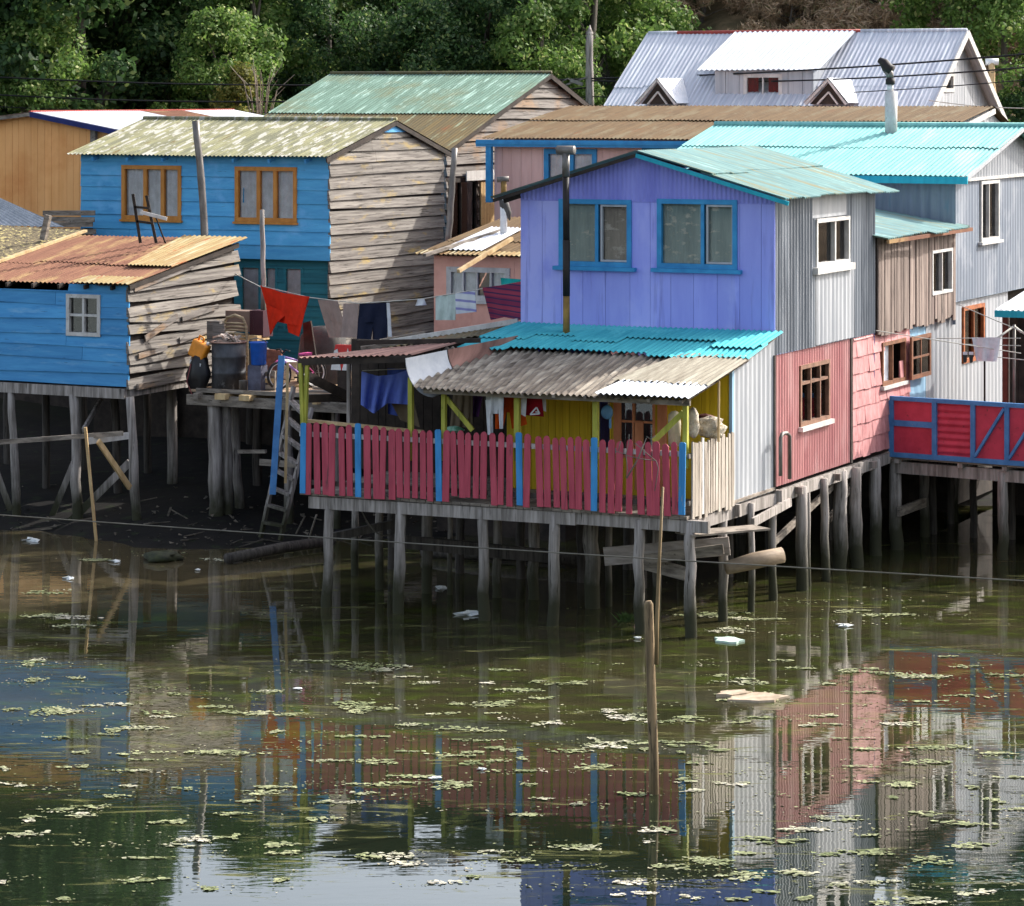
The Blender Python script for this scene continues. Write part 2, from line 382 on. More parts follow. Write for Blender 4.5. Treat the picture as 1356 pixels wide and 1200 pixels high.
m_pipe = mk('galvanised_pipe', (130,126,122), (88,84,80), sc=(6,6,2), rough=.45, metal=.4)
m_black = mk('black_iron', (40,34,32), (26,22,22), sc=(6,6,6), rough=.6)
m_rustpipe = mk('rusty_flue', (150,120,62), (92,70,40), sc=(6,6,3), rough=.8)
m_cable = mk('black_cable', (24,24,28), (18,18,20), rough=.7)
m_rope = mk('pale_rope', (120,116,106), (96,92,84), rough=.9)
m_line = mk('clothes_line_cord', (190,188,180), (160,158,150), rough=.9)
def cloth_mat(name, c1, c2=None, **k):
    c2 = c2 or tuple(int(x*.88) for x in c1)
    return mk(name, c1, c2, sc=(5,5,5), rough=.9, spec=.1, bump=.004, **k)
m_c_red = cloth_mat('orange_red_cloth', (216,50,26))
m_c_beige = cloth_mat('beige_grey_cloth', (164,144,136))
m_c_navy = cloth_mat('navy_denim', (30,36,56))
m_c_white = cloth_mat('white_cloth', (216,218,222))
m_c_pale = cloth_mat('pale_green_white_cloth', (196,212,206))
m_c_blue = cloth_mat('periwinkle_cloth', (104,124,206))
m_c_orange = cloth_mat('orange_cloth', (206,82,24))
m_c_maroon = cloth_mat('maroon_jersey_cloth', (140,22,34))
m_c_brown = cloth_mat('dull_brown_cloth', (108,96,78))
m_c_teal = cloth_mat('teal_cloth', (24,150,148))
m_c_violet = cloth_mat('violet_cloth', (92,56,110))
def stripes(name, ca, cb, cc, fz):
    t = NT(name); t.noise(); sp = t.n('SeparateXYZ'); t.l(t.tc.outputs['Object'], sp.inputs[0])
    w = t.math('SINE', t.math('MULTIPLY', sp.outputs[2], fz)); w2 = t.math('SINE', t.math('MULTIPLY', sp.outputs[2], fz*2.7))
    c = t.mix(t.rng(w, -.2, .2), srgb(ca), srgb(cb)); c = t.mix(t.rng(w2, .55, .7), c, srgb(cc))
    t.bsdf(c, .9, 0, .1, t.noise((30,30,30)), .004); return t.m
m_c_blanket = stripes('striped_woven_cloth', (150,62,84), (126,50,80), (70,48,84), 24)
m_c_towel = stripes('striped_towel_cloth', (212,216,220), (200,206,216), (140,140,190), 15)
def plastic(name, c): return mk(name, c, tuple(int(x*.9) for x in c), sc=(8,8,8), rough=.4, spec=.4, bump=.001)
m_p_blue = plastic('blue_plastic', (24,92,190)); m_p_orange = plastic('orange_plastic', (232,146,44)); m_p_white = plastic('white_plastic', (224,224,222))
m_p_pink = plastic('pink_enamel', (206,90,150)); m_p_lilac = plastic('lilac_enamel', (176,140,206)); m_p_sky = plastic('sky_blue_plastic', (96,150,190))
m_p_redp = plastic('red_plastic', (206,44,40)); m_rubber = plastic('black_rubber', (26,26,28)); m_p_darkgrey = plastic('dark_grey_plastic', (60,62,66))
m_drum = mk('scorched_steel_drum', (84,86,90), (48,48,50), sc=(3,3,2), c3=(104,78,58), sc3=(2,2,2), lo3=.55, hi3=.68, c4=(130,134,138), sc4=(5,5,3), lo4=.62, hi4=.7, rough=.55, metal=.3)
m_card = mk('brown_cardboard', (128,108,98), (108,90,82), rough=.9)
m_tarp = mk('grey_tarp', (84,82,78), (60,58,56), sc=(3,3,3), c3=(104,100,92), sc3=(2,2,2), rough=.7, bump=.02)
m_wicker = mk('wicker', (176,158,128), (120,102,78), sc=(3,3,30), rough=.8)
m_sack = mk('white_sack', (216,208,192), (160,146,124), sc=(9,9,9), rough=.9, bump=.07, bs=1.0)
def glass_mat():
    t = NT('window_glass'); fr = t.n('Fresnel'); fr.inputs[0].default_value = 1.5
    f = t.math('ADD', fr.outputs[0], .01); tr = t.n('BsdfTransparent'); tr.inputs[0].default_value = (.99,.995,.995,1)
    g = t.n('BsdfGlossy'); g.inputs['Roughness'].default_value = .03
    mx = t.n('MixShader'); t.l(f, mx.inputs[0]); t.l(tr.outputs[0], mx.inputs[1]); t.l(g.outputs[0], mx.inputs[2])
    t.l(mx.outputs[0], t.out.inputs['Surface']); return t.m
m_glass = glass_mat()
m_cur_brown = mk('brown_lace', (150,138,128), (110,100,94), sc=(5,5,1), c3=(186,176,166), sc3=(4,4,9), lo3=.57, hi3=.66, rough=.95)
m_cur_white = cloth_mat('white_curtain', (240,240,246))
m_cur_green = mk('grey_green_lace', (160,184,180), (120,146,146), sc=(5,5,.8), c3=(206,208,196), sc3=(4,4,9), lo3=.57, hi3=.66, rough=.95, bump=.003)
m_cur_dark = cloth_mat('dark_curtain', (136,134,142))
m_cur_red = cloth_mat('red_drape', (120,30,36))
# ---------------------------------------------------------------- parts shared by the buildings
def curtain(M, a0, a1, z0, z1, mat, parent, o=-.062, n=9, amp=.022, gaps=()):
    mb = MB()
    for b0, b1 in free(a0, a1, gaps):
        K = max(8, int((b1-b0)/.03)); ph = rng.uniform(0,6)
        base = len(mb.v)
        for i in range(K+1):
            a = b0+(b1-b0)*i/K
            for z, q in ((z0,1.0), ((z0+z1)/2,.9), (z1,.6)):
                mb.v.append(tuple(M(a, z, o+amp*q*math.sin((a-a0)*2*math.pi*n/max(.3,(a1-a0))+ph))))
        for i in range(K):
            for q in range(2):
                j = base+i*3+q; mb.f.append((j, j+3, j+4, j+1))
    return mb.build('curtain', mat, parent, True)
def win(root, M, a0, a1, z0, z1, mat, mul=(), tra=(), fw=.06, out=.035, sill=None, cur=None, bar=.035, glass=True, name='window', gaps=(), sash=None, depth=.05):
    """window part (its frame) with pane, curtain and sill as sub-parts; returns the wall opening"""
    mb = MB()
    mb.mbox(M, a0, a1, z1-fw, z1, -depth, out); mb.mbox(M, a0, a1, z0, z0+fw, -depth, out)
    mb.mbox(M, a0, a0+fw, z0+fw, z1-fw, -depth, out-.003); mb.mbox(M, a1-fw, a1, z0+fw, z1-fw, -depth, out-.003)
    for m in mul: mb.mbox(M, m-bar/2, m+bar/2, z0+fw, z1-fw, -.05, out-.012)
    for m in tra: mb.mbox(M, a0+fw, a1-fw, m-bar/2, m+bar/2, -.045, out-.016)
    w = mb.build(name, mat, root)
    if glass:
        g = MB(); g.mbox(M, a0+fw, a1-fw, z0+fw, z1-fw, -.034, -.030); g.build('pane', m_glass, w)
    if sash:
        for b0, b1, sm in sash:
            q = MB(); s0, s1, t0, t1 = b0, b1, z0+fw+.005, z1-fw-.005; e = .035
            q.mbox(M, s0, s1, t1-e, t1, -.03, out-.02); q.mbox(M, s0, s1, t0, t0+e, -.03, out-.02)
            q.mbox(M, s0, s0+e, t0+e, t1-e, -.03, out-.022); q.mbox(M, s1-e, s1, t0+e, t1-e, -.03, out-.022)
            q.build('sash', sm, w)
    if isinstance(cur, list):
        for c0, c1, cm in cur: curtain(M, c0, c1, z0+.02, z1-.02, cm, w, o=-.065)
    elif cur: curtain(M, a0+.02, a1-.02, z0+.02, z1-.02, cur, w, gaps=gaps)
    if sill:
        q = MB(); q.mbox(M, a0-sill[0], a1+sill[0], z0-sill[1], z0-.002, -.02, out+sill[2]); q.build('sill', sill[3] if len(sill) > 3 else mat, w)
    return (a0+fw*.6, a1-fw*.6, z0+fw*.6, z1-fw*.6)
def post(root, p0, p1, r, mat, name='stilt', jit=.1, n=9, taper=.9, seg=7):
    p0, p1 = V(p0), V(p1); pts = []; rr = []
    for i in range(seg+1):
        t = i/seg; pts.append(p0.lerp(p1, t)+V((rng.uniform(-.12,.12)*r*1.6, rng.uniform(-.12,.12)*r*1.6, 0))*(1 if 0 < i < seg else 0)); rr.append(r*(1+(taper-1)*t)*rng.uniform(.94,1.06))
    return MB().tube(pts, rr, n, True, jit*.5).build(name, mat, root, True)
def rafters(mb, e0, e1, r0, n, w=.05, h=.08, ext=0.0, drop=.07):
    e0, e1, r0 = V(e0), V(e1), V(r0)
    for i in range(n):
        s = (i+.5)/n; p = e0.lerp(e1, s); d = (r0-e0)
        mb.beam(p-d*ext-V((0,0,drop)), p+d*.25-V((0,0,drop)), w, h)

def rafter_parts(root, mat, e0, e1, r0, n, drop):
    for i in range(n):
        s = (i+.5)/n; mb = MB(); p = V(e0).lerp(V(e1), s); q = p+(V(r0)-V(e0))*.25; mb.beam(p-V((0,0,drop)), q-V((0,0,drop)), .05, .08); mb.build('rafter', mat, root)
# ================================================================ violet two-storey stilt house in the middle
A = Fr(910, 48)
LAB_A = 'violet two storey stilt house with grey corrugated side wall, pink lower wall and picketed porch'
ha = house('stilt_house', A, LAB_A)
zd = 1.93                                             # porch floor
xl = A.x(690, 4.0)                                    # left end of the upper floor
xp = A.x(398, 0.0)                                    # left end of the porch
zf1 = 4.18; ze = 6.9; zr = 7.60; D = 9.3
xr = A.f(850, 207, 4.0)[0]
Mf = A.front(4.0); Ms = A.side(0.0)
# --- upper front
ops = []
for (l, r_, t, b, mu, s0, s1, sx0, sx1) in ((741,837,264,353,791,796,833,733,846), (871,977,264,356,931,936,972,864,984)):
    a0 = A.f(l, t, 4.0)[0]; a1 = A.f(r_, t, 4.0)[0]; z1 = A.f((l+r_)/2, t, 4.0)[1]; z0 = A.f((l+r_)/2, b, 4.0)[1]; am = A.f(mu, t, 4.0)[0]
    ops.append(win(ha, Mf, a0, a1, z0, z1, m_skytrim, mul=(am,), fw=.085, out=.05, sill=(.09,.07,.06), cur=[(a0+.03, am-.02, m_cur_green), (am+.02, a1-.03, m_cur_brown if l < 800 else m_cur_green)],
                   sash=[(A.f(s0, t, 4.0)[0], A.f(s1, t, 4.0)[0], m_zinclight)], bar=.06))
top = lin([(xl, ze), (xr, zr), (0, ze)])
zg = A.f(850, 267, 4.0)[1]                            # line under the corrugated gable
mb = MB(); vplank(mb, Mf, xl, 0, zf1+.3, zg, .42, .006, ops, .012, .001, 0, jw=.12); mb.build('wall', m_purple, ha)
mb = MB(); corr(mb, lambda a,z,o: Mf(a,z,o+.02), xl, 0, zg, lambda a: top(a)-.01, .083, .009, ops); mb.mbox(Mf, xl, 0, zg-.015, zg+.006, 0, .018)
mb.build('gable', m_purple_c, ha)
# --- upper right side, corrugated
s0 = A.y(1078); s1 = A.y(1122); zt = A.s(1100, 288)[1]; zb = A.s(1100, 351)[1]
o1 = win(ha, Ms, s0, s1, zb, zt, m_white, mul=((s0+s1)/2+.12,), fw=.07, out=.06, sill=(.12,.12,.06), cur=m_cur_dark, bar=.07)
mb = MB(); corr(mb, Ms, 4.0, D, zf1, lambda y: ze, .145, .02, (o1,), .008); mb.build('side_wall', m_zinc, ha)
pa0, pa1 = s0-.15, s1-.12
mb = MB(); corr(mb, lambda a,z,o: Ms(a,z,o+.03), pa0, pa1, zt+.02, ze-.02, .3, .006); mb.build('patch_sheet', m_zinclight, ha); mb = MB(); corr(mb, lambda a,z,o: Ms(a,z,o+.03), s0+.05, s1+.25, zf1+.02, zb-.12, .21, .012); mb.build('patch_sheet', m_zinclight, ha)
# --- lower side: grey sheet, pink sheet with window, pink shingles, light sheets, white sheet
zl = 1.9
Ms2 = A.side(-.03)
mb = MB(); corr(mb, Ms2, 2.0, 4.0, lambda y: 1.86, lin([(2.0, 4.12), (4.0, 4.5)]), .21, .012, (), .004); mb.build('lower_wall', m_zinclight, ha)
w0 = A.y(1060); w1 = A.y(1099); za, zb2 = A.s(1080, 560)[1], A.s(1080, 480)[1]
o2 = win(ha, Ms2, w0, w1, za, zb2, mk('raw_brown_frame', (140,104,84), (104,76,60), sc=(6,6,6)), mul=(w0+(w1-w0)*.36, w0+(w1-w0)*.68), tra=(za+(zb2-za)*.70,), fw=.07, out=.04, sill=(.06,.08,.06,m_white), cur=m_cur_dark, bar=.05)
mb = MB(); corr(mb, Ms2, 4.0, 8.0, 1.92, zf1, .13, .014, (o2,), .006); mb.build('lower_wall', m_pinkwall, ha)
mb = MB(); mb.mbox(Ms2, 7.94, 8.04, 1.9, zf1, -.02, .035); mb.build('corner_strip', m_dark, ha); mb = MB(); mb.mbox(Ms2, 3.96, 4.03, 1.85, zf1, -.02, .03); mb.build('corner_strip', m_dark, ha)
c0 = A.y(1168); c1 = A.y(1199); zc0, zc1 = A.s(1190, 506)[1], A.s(1190, 449)[1]
m_rawframe = mk('bare_brown_window_wood', (136,92,66), (100,66,48), sc=(6,6,6))
o3 = win(ha, Ms2, c0, c1, zc0, zc1, m_rawframe, mul=(c0+(c1-c0)*.45,), fw=.07, out=.05, sill=(.05,.07,.04,m_white), cur=m_cur_white, gaps=((c0+.8,c1),), glass=False)
cs = A.y(1226)
mb = MB(); L0, L1 = c1+.05, cs; Mq = lambda a,z,o: Ms2(a,z,o+.10)
mb.mbox(Mq, L0, L1, zc0, zc0+.08, 0, .045); mb.mbox(Mq, L0, L1, zc1-.08, zc1, 0, .045); mb.mbox(Mq, L0, L0+.09, zc0+.08, zc1-.08, 0, .043); mb.mbox(Mq, L1-.09, L1, zc0+.08, zc1-.08, 0, .043); mb.mbox(Mq, L0+.09, L1-.09, (zc0+zc1)/2-.02, (zc0+zc1)/2+.02, .01, .035); mb.mbox(Mq, (L0+L1)/2-.02, (L0+L1)/2+.02, zc0+.08, zc1-.08, .01, .036)
ca = mb.build('casement', m_rawframe, ha); g = MB(); g.mbox(Mq, L0+.09, L1-.09, zc0+.08, zc1-.08, .018, .022); g.build('pane', m_glass, ca); curtain(Mq, L0+.09, L1-.09, zc0+.08, zc1-.08, m_cur_white, ca, o=.006, amp=.004)
mb = MB(); shingles(mb, Ms2, 8.04, A.y(1206), lambda y: 1.95, lambda y: zf1, .31, .36, (o3,)); mb.build('lower_wall', m_pinkshingle, ha)
yw = A.y(1336)
mb = MB(); corr(mb, Ms2, A.y(1206), A.y(1228), 2.3, zf1, .4, .01); mb.build('lower_wall', m_lightblue, ha)
q0, q1 = A.y(1276), A.y(1304); zq0, zq1 = A.s(1290, 478)[1], A.s(1290, 404)[1]
o4 = win(ha, Ms2, q0, q1, zq0, zq1, mk('orange_brown_window_wood', (176,104,58), (132,74,44), sc=(6,6,6)), mul=((q0+q1)/2,), fw=.08, out=.04, cur=m_cur_dark)
mb = MB(); corr(mb, Ms2, A.y(1228), yw, 1.9, 4.45, .26, .012, (o4,), .004); mb.build('lower_wall', m_zinclight, ha)
# --- timber annex on the upper side
xa = .05; Man = A.side(xa); ya0, ya1 = D+.02, 14.15; zan = 5.95
n0, n1 = A.y(1232, xa), A.y(1259, xa); zn0, zn1 = A.s(1245, 389, xa)[1], A.s(1245, 330, xa)[1]
o5 = win(ha, Man, n0, n1, zn0, zn1, m_white, mul=((n0+n1)/2,), fw=.06, out=.05, cur=m_cur_dark, bar=.04)
mb = MB(); vplank(mb, Man, ya0, ya1, zf1-.02, zan, .17, .02, (o5,), .03, .014, .06); mb.build('annex_wall', mk('grey_brown_upright_boards', (150,134,124), (98,84,78), sc=(9,9,.7), c4=(56,46,42), sc4=(16,16,1), lo4=.58, hi4=.66, isl=.22, bump=.012, rough=.85), ha)
mb = MB(); roofsheet(mb, (xa+.3, ya0-.2, zan+.0), (xa+.3, ya1+.35, zan+.02), (xa-2.2, ya0-.2, zan+.42), (xa-2.2, ya1+.35, zan+.44), .11, .014, (0,1), jag=.05); mb.build('annex_roof', m_r_worn, ha, True, .006)
mb = MB(); mb.beam((xa+.27, ya0-.2, zan-.05), (xa+.27, ya1+.3, zan-.03), .05, .07); mb.beam((xa-.1, ya0+.4, zan-.04), (xa+.3, ya0+.4, zan-.06), .06, .05); mb.build('eave_board', m_r_rust, ha)
mb = MB(); mb.quad((xa,ya1,zf1),(xa-3.2,ya1,zf1),(xa-3.2,ya1,zan+.4),(xa,ya1,zan)); mb.quad((xa,ya0,zf1-.02),(xa,ya1,zf1-.02),(-3.2,ya1,zf1-.02),(-3.2,ya0,zf1-.02)); mb.build('annex_wall', m_dark, ha)
# --- hidden walls, floors
mb = MB(); backing(mb, A.left(xl), 4.0, D, zf1-.2, ze, o=0); backing(mb, A.back(D), xl, 0, zf1-1, lambda a: top(a), o=0, step=.3)
mb.quad((xl,4,zf1),(0,4,zf1),(0,D,zf1),(xl,D,zf1)); backing(mb, A.left(xl), 4.0, 8.0, zl, zf1, o=0); mb.build('hidden_wall', m_purple, ha)
mb = MB(); mb.quad((xl,4.02,zd-.08),(-.1,4.02,zd-.08),(-.1,16.5,zd-.08),(xl,16.5,zd-.08)); backing(mb, A.back(16.5), xl, 0, zl, 4.2, o=0); mb.build('lower_floor', m_dark, ha)
# --- main roof, ridge running back
yo, yb = 3.72, D+.25; ovr, ovl = .34, .42
def sl(x): return zr-(zr-ze)/(0-xr)*abs(x-xr) if x > xr else zr-(zr-ze)/(xr-xl)*abs(x-xr)
mb = MB(); roofsheet(mb, (ovr, yo, sl(ovr)+.05), (ovr, yb, sl(ovr)+.05), (xr, yo, zr+.05), (xr, yb, zr+.05), .105, .014, (0,.52,1), jag=.03)
rf = mb.build('roof', m_r_worn, ha, True, .006)
mb = MB(); roofsheet(mb, (xl-ovl, yo, sl(xl-ovl)+.05), (xl-ovl, yb, sl(xl-ovl)+.05), (xr, yo, zr+.05), (xr, yb, zr+.05), .105, .014, (0,1)); mb.build('roof', m_r_worn, ha, True, .006)
mb = MB(); mb.beam((ovr, yo+.01, sl(ovr)-.02), (xr, yo+.01, zr-.02), .03, .07); mb.build('barge_board', m_r_turqband, ha)
mb = MB(); mb.beam((xl-ovl, yo+.01, sl(xl-ovl)-.02), (xr, yo+.01, zr-.02), .03, .06); mb.beam((xl-.3, yo+.2, ze-.16), (xl+.0, yo+.25, ze-.06), .06, .08); mb.build('barge_board', m_dark, ha)
# --- porch roof (lean-to)
xg = A.x(548, -.3); yE, zE = -.3, 3.82; yW, zW = 4.0, 4.53
def pz(y): return zE+(zW-zE)*(y-yE)/(yW-yE)
xt = A.x(612, 2.2); XR = .2
xs1 = A.x(790, -.3); xs2 = A.x(818, .7)
mb = MB(); roofsheet(mb, (xg, yE, zE), (XR-.05, yE, zE), (xt-.35, 2.3, pz(2.3)), (XR, 2.3, pz(2.3)), .115, .022, (0,.47,1), sag=.03, jag=.015, lift=.010); mb.build('porch_roof', m_r_grey, ha, True, .006)
mb = MB(); roofsheet(mb, (xs1, yE-.07, zE+.035), (XR-.03, yE-.07, zE+.035), (xs1+.12, .55, pz(.55)+.035), (XR-.02, .55, pz(.55)+.035), .10, .016, (0,1), jag=.0); mb.build('porch_roof_sheet', m_r_white, ha, True, .006)
mb = MB(); roofsheet(mb, (xs2, .45, pz(.45)+.05), (XR-.01, .45, pz(.45)+.05), (A.x(905,2.2), 2.32, pz(2.32)+.05), (XR+.02, 2.32, pz(2.32)+.05), .10, .016, (0,1), jag=.02); mb.build('porch_roof_sheet', m_r_tan, ha, True, .006)
mb = MB(); roofsheet(mb, (xt, 2.12, pz(2.12)+.07), (XR+.03, 2.12, pz(2.12)+.07), (xl-.02, 3.98, pz(3.98)+.06), (XR-.05, 3.98, pz(3.98)+.06), .10, .017, (0,.42,1), jag=.12, lift=.03); mb.build('porch_roof_sheet', m_r_teal, ha, True, .006)
mb = MB(); mb.beam((xg+.1, yE+.18, zE-.07), (XR-.1, yE+.18, zE-.07), .06, .09); mb.beam((xg+.3, 2.0, pz(2)-.07), (0, 2.0, pz(2)-.07), .06, .08)
for i in range(9):
    x = xg+.3+(XR-.5-xg)*i/8; mb.beam((x, yE+.02, zE-.045), (x, 3.95, zW-.045), .05, .05)
mb.build('porch_rafters', m_plank, ha)
# --- yellow porch wall at the back of the porch
My = A.front(2.0); xy0 = A.x(672, 2.0)
b0, b1 = A.x(812, 2.0), A.x(866, 2.0); bz0, bz1 = zd+.55, A.f(840, 528, 2.0)[1]
d0, d1 = A.x(783, 2.0), A.x(808, 2.0)
b0, b1 = A.x(815, 2.0), A.x(868, 2.0); wm = A.x(839, 2.0); wt = A.f(840, 558.5, 2.0)[1]
ow = win(ha, My, b0, b1, zd+.62, bz1, m_peach, mul=(wm,), tra=(wt,), fw=.045, out=.03, cur=None, bar=.035)
ty = lambda a: pz(2)-.03
mb = MB(); vplank(mb, My, xy0, 0, zd, ty, .16, .007, (ow, (d0, d1, zd+.75, ty(0)-.12)), .02, .003); mb.build('porch_wall', m_yellow, ha)
mb = MB(); mb.mbox(My, A.x(872,2), A.x(884,2), zd, bz1, .02, .05); mb.build('window_surround', m_peach, ha); mb = MB(); mb.mbox(My, A.x(842,2), A.x(853,2), zd+.1, wt, .02, .05); mb.build('window_surround', m_peach, ha); mb = MB(); mb.mbox(My, b0-.01, A.x(824,2), zd, bz1, .031, .06); mb.build('window_surround', m_peach, ha)
mb = MB(); backing(mb, A.left(xy0), 2.0, 4.0, zd, pz(2)-.05, o=0); vplank(mb, A.front(3.2), A.x(466, 3.2), xy0, zd, 4.25, .18, .01, (), .02, .004); mb.build('porch_wall', m_dark, ha)  # dark boards stand in for the shaded interior of the left porch
# side return of the porch: yellow strip seen under the roof end
mb = MB(); mb.mbox(Ms2, 1.96, 2.05, zd, 4.12, -.02, .035); mb.build('corner_strip', m_lightblue, ha)
# --- left porch roof (low, rusty pink) and its bent flashing
zL0, zL1 = 4.20, 4.62
xk = A.x(541, .1)
q4 = [A.loc(at(394,474.5,51.1)), A.loc(at(543,470,50.25)), A.loc(at(472,466,53.2)), A.loc(at(614,451.5,52.2))]
mb = MB(); roofsheet(mb, *q4, .11, .012, (0,1), jag=.04); mb.build('porch_roof', m_r_pink, ha, True, .006)
q5 = [A.loc(at(480,464,53.3)), A.loc(at(692,437,53.0)), A.loc(at(514,454.5,54.4)), A.loc(at(692,425,54.2))]
mb = MB(); roofsheet(mb, *q5, .11, .010, (0,1)); mb.build('porch_roof', m_r_brown, ha, True, .006)
mb = MB(); mb.beam(q4[0]+V((0,.05,-.07)), q4[1]+V((0,.05,-.07)), .05, .11); mb.beam((xp, 2.0, zL0+.1), (xk+.4, 2.0, zL0+.22), .05, .08); mb.build('eave_board', m_dark, ha)
mb = MB(); mb.beam(A.loc(at(478,462,53.2)), A.loc(at(566,452,53.6)), .05, .09); mb.build('roof_plank', m_plank, ha); mb = MB(); mb.beam(A.loc(at(503,452,54.5)), A.loc(at(563,441,54.6)), .05, .07); mb.build('roof_plank', m_plank, ha)
mb = MB(); mb.beam(A.loc(at(516,453,54.3)), A.loc(at(686,425,53.9)), .10, .09); mb.build('gutter', m_white, ha)
mb = MB(); mb.beam(A.loc(at(540,460,53.8)), A.loc(at(688,437,53.6)), .05, .14); mb.build('roof_plank', mk('mossy_board', (120,100,40), (86,70,40), sc=(5,5,5)), ha)
def bent(u0, u1, mat):
    mb = MB(); K = 10
    for i in range(K+1):
        t = i/K; ang = t*math.pi/2
        for u in (u0, u1):
            y = -.05+u*3.0; z = zL0+.06-.62*math.sin(ang)*(1-u*.45)+(zL1-zL0)*.5*u; x = xk+.02+.5*(1-math.cos(ang))+u*.75
            mb.v.append((x, y, z))
    for i in range(K): mb.f.append((2*i, 2*i+2, 2*i+3, 2*i+1))
    return mb.build('bent_flashing', mat, ha, True, .01)
bent(0, .34, mk('white_tile_sheet', (206,208,210), (184,188,194), sc=(4,4,4), rough=.4)); bent(.35, .95, m_r_pink)
# --- porch floor, beams, posts
mb = MB()
x = xp
while x < -.02:
    w = rng.uniform(.14,.2); mb.box(x, min(x+w-.01, 0), -.02, 4.0, zd-.05, zd-rng.uniform(0,.006)); x += w
mb.build('porch_floor', m_plank, ha)
mb = MB(); mb.beam((xp+.15, .05, zd-.17), (-1.95, .05, zd-.16), .1, .2); mb.beam((-1.95, .08, zd-.15), (.35, .06, zd-.16), .1, .19); mb.beam((xp+.3, 2.1, zd-.16), (.1, 2.1, zd-.16), .1, .2); mb.beam((xp+.3, 4.1, zd-.16), (.1, 4.1, zd-.16), .1, .2)
mb.beam((-.06, .0, zd-.17), (-.06, 4.0, zd-.21), .12, .2); mb.beam((-.06, 4.02, zd-.2), (-.06, 16.4, zd-.16), .12, .2); mb.beam((.12, 2.6, zd-.42), (.12, 4.4, zd-.3), .06, .14)
for y in (5, 7, 9, 11, 13): mb.beam((-5, y, zd-.18), (.14, y, zd-.17), .1, .12)
mb.build('floor_beam', m_post, ha)
mb = MB(); mb.beam((-.1, .1, zd-.30), (.75, 1.35, zd-.30), .5, .03); mb.build('broken_board', m_plank, ha)
def stA(px, y, side=False, pyb=None, r=.085, z1=zd-.1, lean=0.0, mat=m_post, x=None, zb=-.6):
    if x is None: x = A.f(px, 700, y)[0]
    post(ha, (x+lean, y, zb), (x, y+.0, z1), r, mat)
for px, ln, r in ((437,-.07,.09), (531,-.06,.10), (639,.02,.10), (735,-.05,.10), (846,.02,.09), (914,.02,.10)): stA(px, .08, r=r, lean=ln)
for px, y, r in ((503,2.1,.08), (566,2.1,.10), (596,2.1,.05), (658,2.2,.08), (706,2.3,.10), (784,1.9,.14), (806,2.2,.06), (870,2.1,.08), (470,3.2,.07)): stA(px, y, r=r, mat=m_post)
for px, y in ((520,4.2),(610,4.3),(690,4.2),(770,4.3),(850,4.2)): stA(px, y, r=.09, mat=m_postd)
for k, (y, r, ln) in enumerate(((1.72,.085,0),(2.75,.06,0),(4.0,.075,.02),(5.2,.11,0),(5.75,.06,.02),(6.35,.08,.05),(7.55,.14,0),(8.05,.12,.04),(9.5,.12,.03),(12.2,.1,0),(14.5,.1,0))):
    stA(0, y, r=r, x=-.02+(.06 if k%2 else -.04), lean=ln, z1=zd-.12)
for y in (6, 8.5, 11, 13.5):
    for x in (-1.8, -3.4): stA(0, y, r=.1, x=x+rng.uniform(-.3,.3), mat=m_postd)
mb = MB(); mb.beam((-.2, 4.4, .9), (-.2, 8.3, zd-.25), .06, .12); mb.build('brace', m_plank, ha); mb = MB(); mb.beam((-.3, 7.6, .9), (-.3, 9.8, zd-.2), .06, .12); mb.build('brace', m_plank, ha)
mb = MB(); mb.beam(A.loc(at(800,737,49.6)), A.loc(at(966,723,49.3)), .05, .30); mb.build('brace', mk('grey_driftwood_board', (168,158,150), (132,122,114), sc=(3,3,14)), ha)
mb = MB(); mb.beam(A.loc(at(846,742,49.2)), A.loc(at(958,727,49.0)), .04, .16); mb.build('brace', m_plank, ha); mb = MB(); mb.beam(A.loc(at(848,744,49.6)), A.loc(at(908,760,49.2)), .05, .22); mb.build('brace', m_plank, ha)
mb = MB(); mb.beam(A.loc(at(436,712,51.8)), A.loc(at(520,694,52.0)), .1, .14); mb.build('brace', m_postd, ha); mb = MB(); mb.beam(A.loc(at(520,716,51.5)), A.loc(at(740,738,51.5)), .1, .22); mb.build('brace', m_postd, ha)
# porch posts
def pp(px, pt, pb, y, w=.085, mat=m_lime, px2=None):
    w *= .86
    x0 = A.f(px2 or px, pb, y)[0]; x1 = A.f(px, pt, y)[0]
    MB().beam((x0, y, A.f(px, pb, y)[1]), (x1, y, A.f(px, pt, y)[1]), w, w, (0,1,0)).build('porch_post', mat, ha)
pp(398, 481, 585, .1, .07, px2=402); pp(407, 481, 585, .13, .07, px2=403); pp(544, 500, 610, .1, .09); pp(588, 517, 610, .1, .085); pp(685, 520, 610, .1, .10); pp(789, 526, 610, .1, .10)
pp(908, 535, 620, .12, .09, m_lime); pp(462, 478, 600, 1.9, .07, m_post)
MB().beam(A.loc(at(591,527,50.0)), A.loc(at(626,570,49.9)), .06, .08).build('porch_brace', m_lime, ha)
MB().beam(A.loc(at(866,584,48.3)), A.loc(at(905,546,48.2)), .08, .09).build('porch_brace', m_lime, ha)
MB().tube([A.loc(at(952,505,48.8)), A.loc(at(951.5,585,48.8))], .022).build('porch_pole', m_lightwood, ha)
mb = MB(); mb.beam(A.loc(at(405,557,51.3)), A.loc(at(560,572,50.8)), .12, .05); mb.build('handrail', m_lightwood, ha)
# stair stringer and rails left of the porch
mb = MB(); mb.beam(A.loc(at(405,497,52.5)), A.loc(at(462,526,53.5)), .06, .16); mb.beam(A.loc(at(408,528,53)), A.loc(at(462,526,53.8)), .06, .14); mb.build('side_rail', m_dark, ha)
